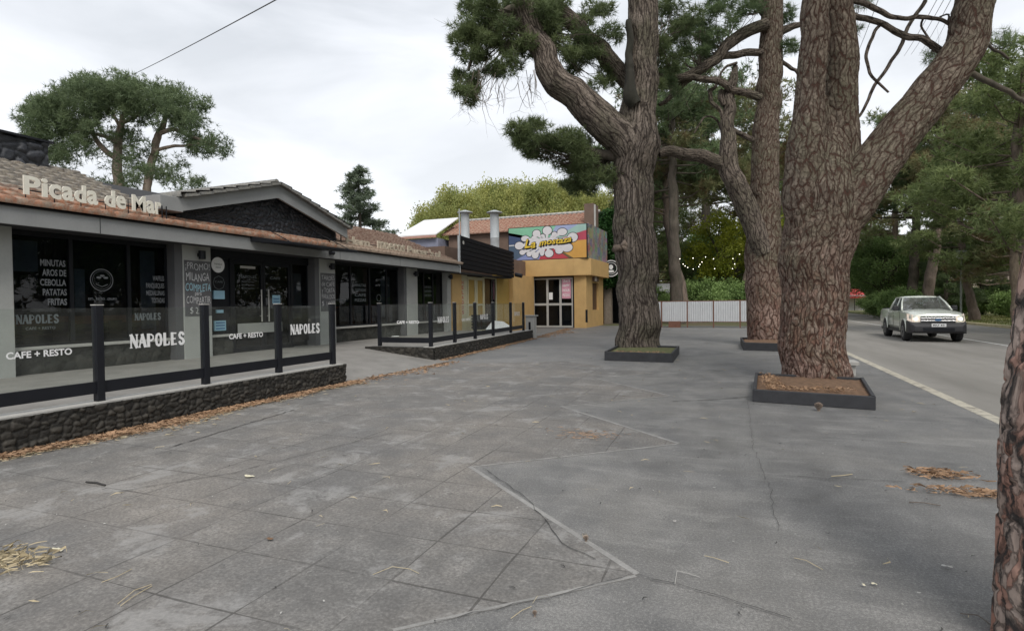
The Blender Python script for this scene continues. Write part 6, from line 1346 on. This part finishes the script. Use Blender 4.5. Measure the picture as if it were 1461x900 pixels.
# cab shell: pillars and roof, glass between
bl_ = [(-0.83, 0.72, 1.17), (0.83, 0.72, 1.17)]; tl_ = [(-0.60, 1.42, 1.74), (0.60, 1.42, 1.74)]
roof = loft([[(x, 1.40, z - 0.015) for x, z in ((-.62, 1.72), (-.5, 1.765), (0, 1.785), (.5, 1.765), (.62, 1.72))] + [(.60, 1.40, 1.70), (-.60, 1.40, 1.70)],
             [(x, 1.62, z + 0.02) for x, z in ((-.66, 1.72), (-.54, 1.775), (0, 1.80), (.54, 1.775), (.66, 1.72))] + [(.64, 1.62, 1.70), (-.64, 1.62, 1.70)],
             [(x, 2.35, z + 0.01) for x, z in ((-.66, 1.72), (-.54, 1.775), (0, 1.79), (.54, 1.775), (.66, 1.72))] + [(.64, 2.35, 1.70), (-.64, 2.35, 1.70)],
             [(x, 2.55, z - 0.03) for x, z in ((-.63, 1.71), (-.5, 1.75), (0, 1.76), (.5, 1.75), (.63, 1.71))] + [(.61, 2.55, 1.67), (-.61, 2.55, 1.67)]], M['silver'], 'roof', tk)
for s in (-1, 1):
    cab = MB(); cab.tube([(s * 0.85, 0.62, 1.20), (s * 0.75, 1.06, 1.52), (s * 0.63, 1.44, 1.755)], 0.036, 8); cab.tube([(s * 0.845, 1.72, 1.15), (s * 0.65, 1.72, 1.74)], 0.035, 6)
    cab.tube([(s * 0.845, 2.74, 1.15), (s * 0.74, 2.66, 1.45), (s * 0.62, 2.52, 1.72)], 0.055, 8); cab.tube([(s * 0.65, 1.42, 1.74), (s * 0.66, 2.5, 1.74)], 0.03, 6); cab.build('cab_pillars', M['silver'], tk, smooth=True)
MB().poly([(-0.82, 0.66, 1.235), (0.82, 0.66, 1.235), (0.61, 1.42, 1.755), (-0.61, 1.42, 1.755)]).build('windscreen', M['car_glass'], tk)
wp = MB(); wp.tube([(-0.1, 0.69, 1.185), (0.62, 0.84, 1.30)], 0.012, 4); wp.tube([(-0.72, 0.69, 1.185), (-0.1, 0.84, 1.30)], 0.012, 4); wp.build('wiper', M['black_plastic'], tk)
for s in (-1, 1):
    for (a, b) in ((0.80, 1.68), (1.77, 2.64)):
        ta = max(a, 1.45) if a < 1 else a; tb = b if b < 2 else 2.46
        MB().poly([(s * 0.838, a, 1.19), (s * 0.838, b, 1.19), (s * 0.655, tb, 1.715), (s * 0.655, ta, 1.715)]).build('side_window', M['car_glass'], tk)
MB().poly([(-0.78, 2.74, 1.19), (0.78, 2.74, 1.19), (0.58, 2.54, 1.68), (-0.58, 2.54, 1.68)]).build('rear_window', M['car_glass'], tk)
MB().box(-0.7, 0.7, 0.9, 2.7, 1.0, 1.205).box(-0.62, -0.14, 1.5, 1.62, 1.2, 1.55).box(0.14, 0.62, 1.5, 1.62, 1.2, 1.55).box(-0.7, 0.7, 0.85, 1.05, 1.2, 1.24).build('seats', M['seat_dark'], tk)
for s in (-1, 1):
    m_ = MB().box(min(s * 0.90, s * 1.10), max(s * 0.90, s * 1.10), 0.86, 0.98, 1.20, 1.40).build('wing_mirror', M['black_plastic'], tk, bevel=0.025)
    # door cut lines and handles
    ln = MB()
    for y in (0.62, 1.72, 2.70): ln.box(min(s * 0.925, s * 0.933), max(s * 0.925, s * 0.933), y, y + 0.012, 0.55, 1.12)
    ln.box(min(s * 0.925, s * 0.934), max(s * 0.925, s * 0.934), 0.62, 2.70, 0.54, 0.552); ln.build('door_gap', M['black_plastic'], tk)
    hn_ = MB()
    for y in (1.5, 2.5): hn_.box(min(s * 0.93, s * 0.955), max(s * 0.93, s * 0.955), y, y + 0.16, 1.00, 1.03)
    hn_.build('door_handle', M['silver'], tk)
    for y in (0.0, 3.22):
        V = [(s * 0.936, y + 0.46 * math.cos(t), max(0.42, 0.42 + 0.46 * math.sin(t))) for t in np.linspace(-0.1, math.pi + 0.1, 18)]
        MB().poly(V if s < 0 else V[::-1]).build('wheel_arch', M['black_plastic'], tk)
        fl = MB(); fl.tube([(s * 0.935, y + 0.475 * math.cos(t), 0.40 + 0.475 * math.sin(t)) for t in np.linspace(0.0, math.pi, 16)], 0.028, 6); fl.build('arch_flare', M['silver'], tk, smooth=True)
        ty = MB(); cxs = [(s * 0.70, 0.30), (s * 0.705, 0.36), (s * 0.73, 0.385), (s * 0.93, 0.385), (s * 0.955, 0.36), (s * 0.958, 0.26)]
        ty.tube([(x_, y, 0.385) for x_, _ in cxs], [r_ for _, r_ in cxs], 28); tyo = ty.build('wheel', M['tyre'], tk, smooth=True)
        rm = MB(); rm.tube([(s * 0.94, y, 0.385), (s * 0.9605, y, 0.385)], 0.235, 24); rm.tube([(s * 0.955, y, 0.385), (s * 0.985, y, 0.385)], 0.07, 12)
        for k_ in range(6):
            t = k_ * math.pi / 3; rm.box(min(s * .958, s * .972), max(s * .958, s * .972), y - 0.02 + 0.14 * math.cos(t), y + 0.02 + 0.14 * math.cos(t), 0.365 + 0.14 * math.sin(t), 0.405 + 0.14 * math.sin(t))
        rm.build('rim', M['steel_rim'], tyo)
bp = loft([[(x * 0.88, -0.98, z) for x, z in ((-.86, .42), (-.86, .62), (.86, .62), (.86, .42))], [(x, -0.86, z) for x, z in ((-.90, .34), (-.90, .75), (.90, .75), (.90, .34))], [(x, -0.50, z) for x, z in ((-.955, .34), (-.955, .82), (.955, .82), (.955, .34))]], M['black_plastic'], 'front_bumper', tk)
MB().box(-0.5, 0.5, -0.99, -0.93, 0.43, 0.56).build('air_intake', M['black_frame'], bp)
for s in (-1, 1):
    f_ = MB(); f_.tube([(s * 0.70, -0.97, 0.53), (s * 0.70, -0.93, 0.53)], 0.055, 14); f_.build('fog_lamp', M['chrome'], bp)
MB().box(-0.23, 0.23, -1.0, -0.985, 0.60, 0.72).build('licence_plate', M['white_vinyl'], bp)
lb = MB(); letter(lb, 'MKF 431', (-0.19, -1.003, 0.63), (1, 0, 0), UZ, 0.38, 0.06, 0.02); lb.build('plate_lettering', M['black_frame'], bp)
gr = MB().box(-0.55, 0.55, -0.87, -0.80, 0.76, 0.99).build('grille', M['black_frame'], tk)
gbz = MB()
for z in (0.80, 0.90): gbz.box(-0.56, 0.56, -0.90, -0.865, z, z + 0.05)
gbz.build('grille_bar', M['chrome'], gr, bevel=0.008)
eb = MB(); eb.poly([(0.11 * math.cos(t), -0.905, 0.86 + 0.045 * math.sin(t)) for t in np.linspace(0, 2 * math.pi, 20, endpoint=False)][::-1]); eb.build('emblem', M['blue_ink'], gr)
for s in (-1, 1):
    V = [(s * 0.57, -0.875, 0.79), (s * 0.82, -0.84, 0.78), (s * 0.925, -0.62, 0.84), (s * 0.915, -0.48, 1.10), (s * 0.80, -0.76, 1.06), (s * 0.57, -0.86, 1.00)]
    mb = MB(); mb.prism(V if s > 0 else V[::-1], (0, 0.06, 0)); hl = mb.build('headlight', M['headlight'], tk)
    mb = MB(); mb.tube([(s * 0.71, -0.885, 0.895), (s * 0.71, -0.85, 0.895)], 0.065, 16); mb.build('lens', M['lens'], hl)
sb = MB(); sb.tube([(-0.72, 2.86, 1.22), (-0.66, 2.95, 1.48), (0.66, 2.95, 1.48), (0.72, 2.86, 1.22)], 0.03, 8); sb.build('roll_bar', M['chrome'], tk, smooth=True)
MB().box(-0.9, 0.9, 0.5, 4.2, 0.32, 0.45).build('chassis', M['black_plastic'], tk)
MB().box(-0.06, 0.06, 1.9, 1.93, 1.80, 1.83).build('roof_antenna', M['black_plastic'], tk)
tk.location = (7.42, 26.9, -0.118); tk.rotation_euler = (0, 0, math.radians(-1.5))

# ------------------------------------------------------------------ small things on the terraces
wb_ = MB(); wb_.box(-8.6, -8.2, 23.62, 24.0, 0.0, 1.0); wbo = wb_.build('pedestal_box', M['sill'], None, bevel=0.02); tag(wbo, 'narrow white pedestal box with a dark slot at the far end of the railing', 'pedestal box')
MB().box(-8.45, -8.35, 23.61, 23.625, 0.25, 0.75).build('slot', M['black_frame'], wbo); MB().box(-8.66, -8.14, 23.56, 24.06, 1.0, 1.05).build('lid', M['grey_paint'], wbo)
q1, q2 = at_z(692, 471, .36), at_z(731, 468, .36)
MB().prism([q1, q2, q2 * 0.75 + q1 * 0.25 + (-.35, .5, .30), q2 * 0.35 + q1 * 0.65 + (-.35, .5, .38)], (0.02, 0, 0.03)).build('white_board', M['white_vinyl'], None); tag(bpy.data.objects['white_board'], 'white board lying tilted on the far terrace behind the railing', 'board')
cr = thing('dark_crate', 'black slatted crate standing by the cream doors on the far terrace', 'crate', (-11.4, 25.0, 0.34)); mb = MB()
for z in np.arange(0.4, 1.1, 0.14): mb.box(-11.7, -11.68 + 0.6, 24.5, 24.53, z, z + 0.1); mb.box(-11.1, -11.07, 24.5, 25.5, z, z + 0.1); mb.box(-11.7, -11.1, 25.48, 25.5, z, z + 0.1)
mb.build('slats', M['black_wood'], cr); MB().box(-11.66, -11.12, 24.54, 25.46, 0.34, 0.95).build('liner', M['black_frame'], cr)
for k_, (px, py, r) in enumerate(((564, 480, .16), (637, 472, .13))):
    p = at_z(px, py, TZ + 0.01); mb = MB(); mb.tube([(p[0], p[1], TZ), (p[0], p[1], TZ + 0.015), (p[0], p[1], TZ + 0.03)], [r * .7, r, r * .85], 14)
    tag(mb.build('paper_plate', M['white_vinyl']), ('white scrap on the terrace behind the CAFE + RESTO glass', 'white scrap on the terrace behind the far NAPOLES glass')[k_], 'scrap', 'white scraps on the terrace')

# ------------------------------------------------------------------ litter on the pavement
def needles(name, XY, mat, seed, lo=0.07, hi=0.15, w=0.0035, z0=0.006, zh=0.02, curve=0.25, along=None):
    r_ = np.random.RandomState(seed); n = len(XY); a = r_.uniform(0, 2 * math.pi, n) if along is None else r_.normal(along, 0.7, n); L = r_.uniform(lo, hi, n)
    d = np.stack([np.cos(a), np.sin(a)], -1); q = np.stack([-d[:, 1], d[:, 0]], -1); z = z0 + r_.rand(n) * zh; c = r_.normal(0, curve, n) * L
    p0 = XY; p1 = XY + d * (L / 2)[:, None] + q * c[:, None]; p2 = XY + d * L[:, None]; zz = lambda k: (z + r_.rand(n) * zh * k)[:, None]
    V = np.stack([np.hstack([p0 - q * w, zz(0.2)]), np.hstack([p0 + q * w, zz(0.2)]), np.hstack([p1 + q * w, zz(1)]), np.hstack([p1 - q * w, zz(1)]), np.hstack([p2 + q * w * .6, zz(.5)]), np.hstack([p2 - q * w * .6, zz(.5)])], 1).reshape(-1, 3)
    b = np.arange(n) * 6; T = np.concatenate([np.stack([b, b + 1, b + 2, b + 3], -1), np.stack([b + 3, b + 2, b + 4, b + 5], -1)])
    ob = fast_mesh(name, V, T, mat); ob['kind'] = 'stuff'; return ob
rl = np.random.RandomState(11)
def band(x0, y0, x1, y1, n, w, side=1):
    t = rl.rand(n); wv_ = w * (0.2 + 1.1 * vnoise(t * 14, t * 0, 3) ** 1.5); off = np.abs(rl.normal(0, 0.45, n)) * wv_; d = np.array([x1 - x0, y1 - y0]); L = np.linalg.norm(d); q = np.array([d[1], -d[0]]) / L * side
    return np.array([x0, y0]) + d * t[:, None] + q * off[:, None]
XY = np.concatenate([band(-7.12, 1.5, -7.12, 9.4, 6000, 0.45), band(-7.2, 9.2, -7.0, 13.4, 600, 0.8), band(-7.9, 9.6, -9.4, 13.0, 1800, 0.7), band(-7.50, 13.3, -8.15, 23.3, 1700, 0.42), band(-8.3, 24, -9.4, 33, 1500, 1.6)])
needles('pine_needles', XY, M['needle_litter'], 1, 0.06, 0.13, 0.002, 0.012, 0.03)
XY = np.concatenate([band(-7.12, 1.5, -7.12, 9.4, 2500, 0.7), np.stack([rl.uniform(-7, 3, 260), rl.uniform(1.3, 16, 260)], -1)])
needles('pine_needles', XY, M['needle_pale'], 2, 0.05, 0.12, 0.0016, 0.012, 0.012)
XY = np.concatenate([np.stack([rl.normal(0.62, 0.06, 260), rl.uniform(9.6, 11.2, 260)], -1), np.stack([rl.uniform(0.5, 1.7, 120), rl.normal(9.6, .03, 120)], -1), np.stack([rl.uniform(-3.0, -1.7, 150), rl.normal(15.3, .08, 150)], -1)])
needles('pine_needles', XY, M['needle_litter'], 3, 0.05, 0.09, 0.002, 0.17, 0.05)
XY = np.concatenate([np.stack([rl.uniform(-7, 3, 220) , rl.uniform(1.5, 9, 220)], -1), np.stack([rl.uniform(-7, 3, 500), rl.uniform(9, 30, 500)], -1)])
needles('small_litter', XY, M['sill'], 4, 0.006, 0.022, 0.004, 0.012, 0.004)
needles('small_litter', np.stack([rl.uniform(-7, 3, 500), rl.uniform(1.5, 25, 500)], -1), M['crack'], 5, 0.01, 0.05, 0.004, 0.012, 0.006)
def heap(px, py, rx, ry, n, label, mat, along=None, h=0.03):
    c = at_z(px, py)[:2]; XY = c + np.stack([rl.normal(0, rx, n), rl.normal(0, ry, n)], -1); o = needles('needle_heap', XY, mat, int(px), 0.06, 0.13, 0.0015, 0.012, h, 0.35, along); del o['kind']; return tag(o, label, 'needle heap', 'small heaps of fallen needles')
heap(1342, 680, 0.11, 0.05, 170, 'upper orange heap of pine needles by the right edge trunk', M['needle_litter']); heap(1380, 706, 0.20, 0.04, 170, 'lower longer streak of pine needles beside the right edge trunk', M['needle_litter'], -0.3)
heap(15, 803, 0.12, 0.07, 130, 'straw coloured heap of needles at the lower left edge', M['needle_pale']); heap(836, 622, 0.2, 0.12, 120, 'faint orange needles in the paving triangle in the middle of the pavement', M['needle_litter'], h=0.01)
# fallen twin needles and straws, placed where they lie
def straw(pts, r, label, mat): mb = MB(); mb.tube([(*at_z(*p)[:2], 0.012 + 0.006 * (i % 2)) for i, p in enumerate(pts)], r, 5); return tag(mb.build('dry_straw', mat), label, 'straw', 'dry straws lying on the pavement')
straw([(172, 867), (190, 855), (217, 838)], .0022, 'long pale straw nearest the lower left, left one of a pair', M['needle_pale']); straw([(168, 864), (192, 846), (216, 836)], .002, 'straw touching the pair at the lower left', M['needle_pale'])
straw([(145, 833), (168, 826), (188, 814)], .0022, 'pale straw above the pair at the lower left', M['needle_pale']); straw([(532, 822), (560, 812), (585, 814), (598, 822)], .0018, 'curved straw across a paving joint near the lower middle', M['needle_pale'])
straw([(1133, 798), (1150, 803), (1174, 815)], .002, 'pale straw below the reddish stain right of centre', M['needle_pale']); straw([(963, 835), (966, 818), (980, 820), (998, 827)], .0018, 'bent white straw right of the bottom centre', M['sill'])
straw([(1186, 681), (1200, 681), (1216, 678)], .004, 'short yellow straw on the painted concrete', M['needle_pale']); straw([(1370, 878), (1395, 882), (1415, 895)], .0025, 'grey twig at the foot of the right edge trunk', M['dead_twig'])
straw([(729, 885), (745, 875), (758, 868)], .002, 'straw at the bottom middle beside a small cone', M['needle_pale']); straw([(1005, 795), (1018, 799), (1040, 805)], .002, 'pale straw right of the dark crack', M['needle_pale'])
straw([(123, 689), (138, 691), (150, 694)], .009, 'dark broken twig on the left paving', M['crack']); straw([(1297, 718), (1318, 720), (1342, 723)], .004, 'dark twig below the needle heaps', M['dead_twig'])
# pine cones
def cone(px, py, s, label):
    c = at_z(px, py); root = thing('pine_cone', label, 'pine cone', (c[0], c[1], 0), 'pine cones'); mb = MB(); r_ = np.random.RandomState(int(px))
    for i in range(46):
        t = i / 46; az = i * 2.4; rr_ = s * (math.sin(math.pi * (0.12 + 0.8 * t))) * 0.55; z = s * (0.1 + 0.95 * t); d = np.array([math.cos(az), math.sin(az), 0.35]); p = np.array([c[0], c[1], z + 0.006]); e = p + d * rr_; q = np.array([-d[1], d[0], 0]) * s * 0.14
        mb.add([p - q * .4, p + q * .4, e + q, e + (0, 0, s * .07), e - q, e - (0, 0, s * 0.06)], [(0, 1, 2, 3), (0, 3, 4), (0, 4, 5), (0, 5, 1), (1, 5, 2), (2, 5, 4), (2, 4, 3)])
    mb.tube([(c[0], c[1], 0.0), (c[0], c[1], s * 1.1)], [s * .2, s * .1], 8); mb.build('scales', M['bark_pale'], root); return root
cone(1168, 586, 0.10, 'open pine cone on the pavement in front of the near black planter'); cone(836, 773, 0.035, 'small pine cone left of the bottom middle, by the tile corner'); cone(763, 879, 0.022, 'tiny cone piece at the bottom middle beside a straw')
# scraps: irregular flakes of paint and leaf
def scrap(px, py, rx, ry, mat, label, seed):
    c = at_z(px, py)[:2]; r_ = np.random.RandomState(seed); n = 13; mb = MB(); P = [(c[0] + rx * (0.55 + 0.6 * r_.rand()) * math.cos(t), c[1] + ry * (0.55 + 0.6 * r_.rand()) * math.sin(t)) for t in np.linspace(0, 2 * math.pi, n, endpoint=False)]
    vs = [(x_, y_, 0.012 + 0.01 * r_.rand()) for x_, y_ in P] + [(*c, 0.02)]; mb.add(vs, [(i, (i + 1) % n, n) for i in range(n)]); return tag(mb.build('pale_scrap', mat), label, 'scrap', 'pale scraps on the pavement')
M['scrap_yellow'] = simple('pale_yellow_scrap', (0.60, 0.56, 0.42), 0.8, 0.2, 30)
scrap(1233, 838, .014, .014, M['scrap_yellow'], 'left piece of the pale yellow scrap pair near the bottom right', 1); scrap(1247, 836, .02, .017, M['scrap_yellow'], 'right larger piece of the pale yellow scrap pair near the bottom right', 2)
scrap(82, 787, .055, .018, M['scrap_yellow'], 'pale torn scrap on the left paving above the straws', 3); scrap(355, 681, .06, .03, M['scrap_yellow'], 'pale chipped patch between two left paving tiles', 4)
scrap(963, 746, .015, .008, M['sill'], 'small white scrap right of the bottom centre', 5); scrap(1350, 811, .03, .012, M['sill'], 'grey white bark flake at the lower right', 6); scrap(385, 771, .035, .02, M['soil'], 'reddish chip in a broken tile corner', 7)
# verge grass tufts
Gx = np.stack([rl.uniform(14.5, 24, 9000), rl.uniform(20, 62, 9000), np.zeros(9000)], -1); V, T, t = blades(rl, Gx, np.tile([0, 0, 1.0], (9000, 1)), 3, 0.13, 0.02, rl.rand(9000), 0.5)
M['grass'] = leaf_mat('grass', (0.09, 0.12, 0.03), (0.26, 0.27, 0.09)); tag(fast_mesh('grass', V, T, M['grass'], None, dict(tint=t)), None, None, None, 'stuff')
for o in list(bpy.data.objects):
    if o.type == 'EMPTY' and o.get('label') == 'x': 
        for c in list(o.children): bpy.data.objects.remove(c)
        bpy.data.objects.remove(o)
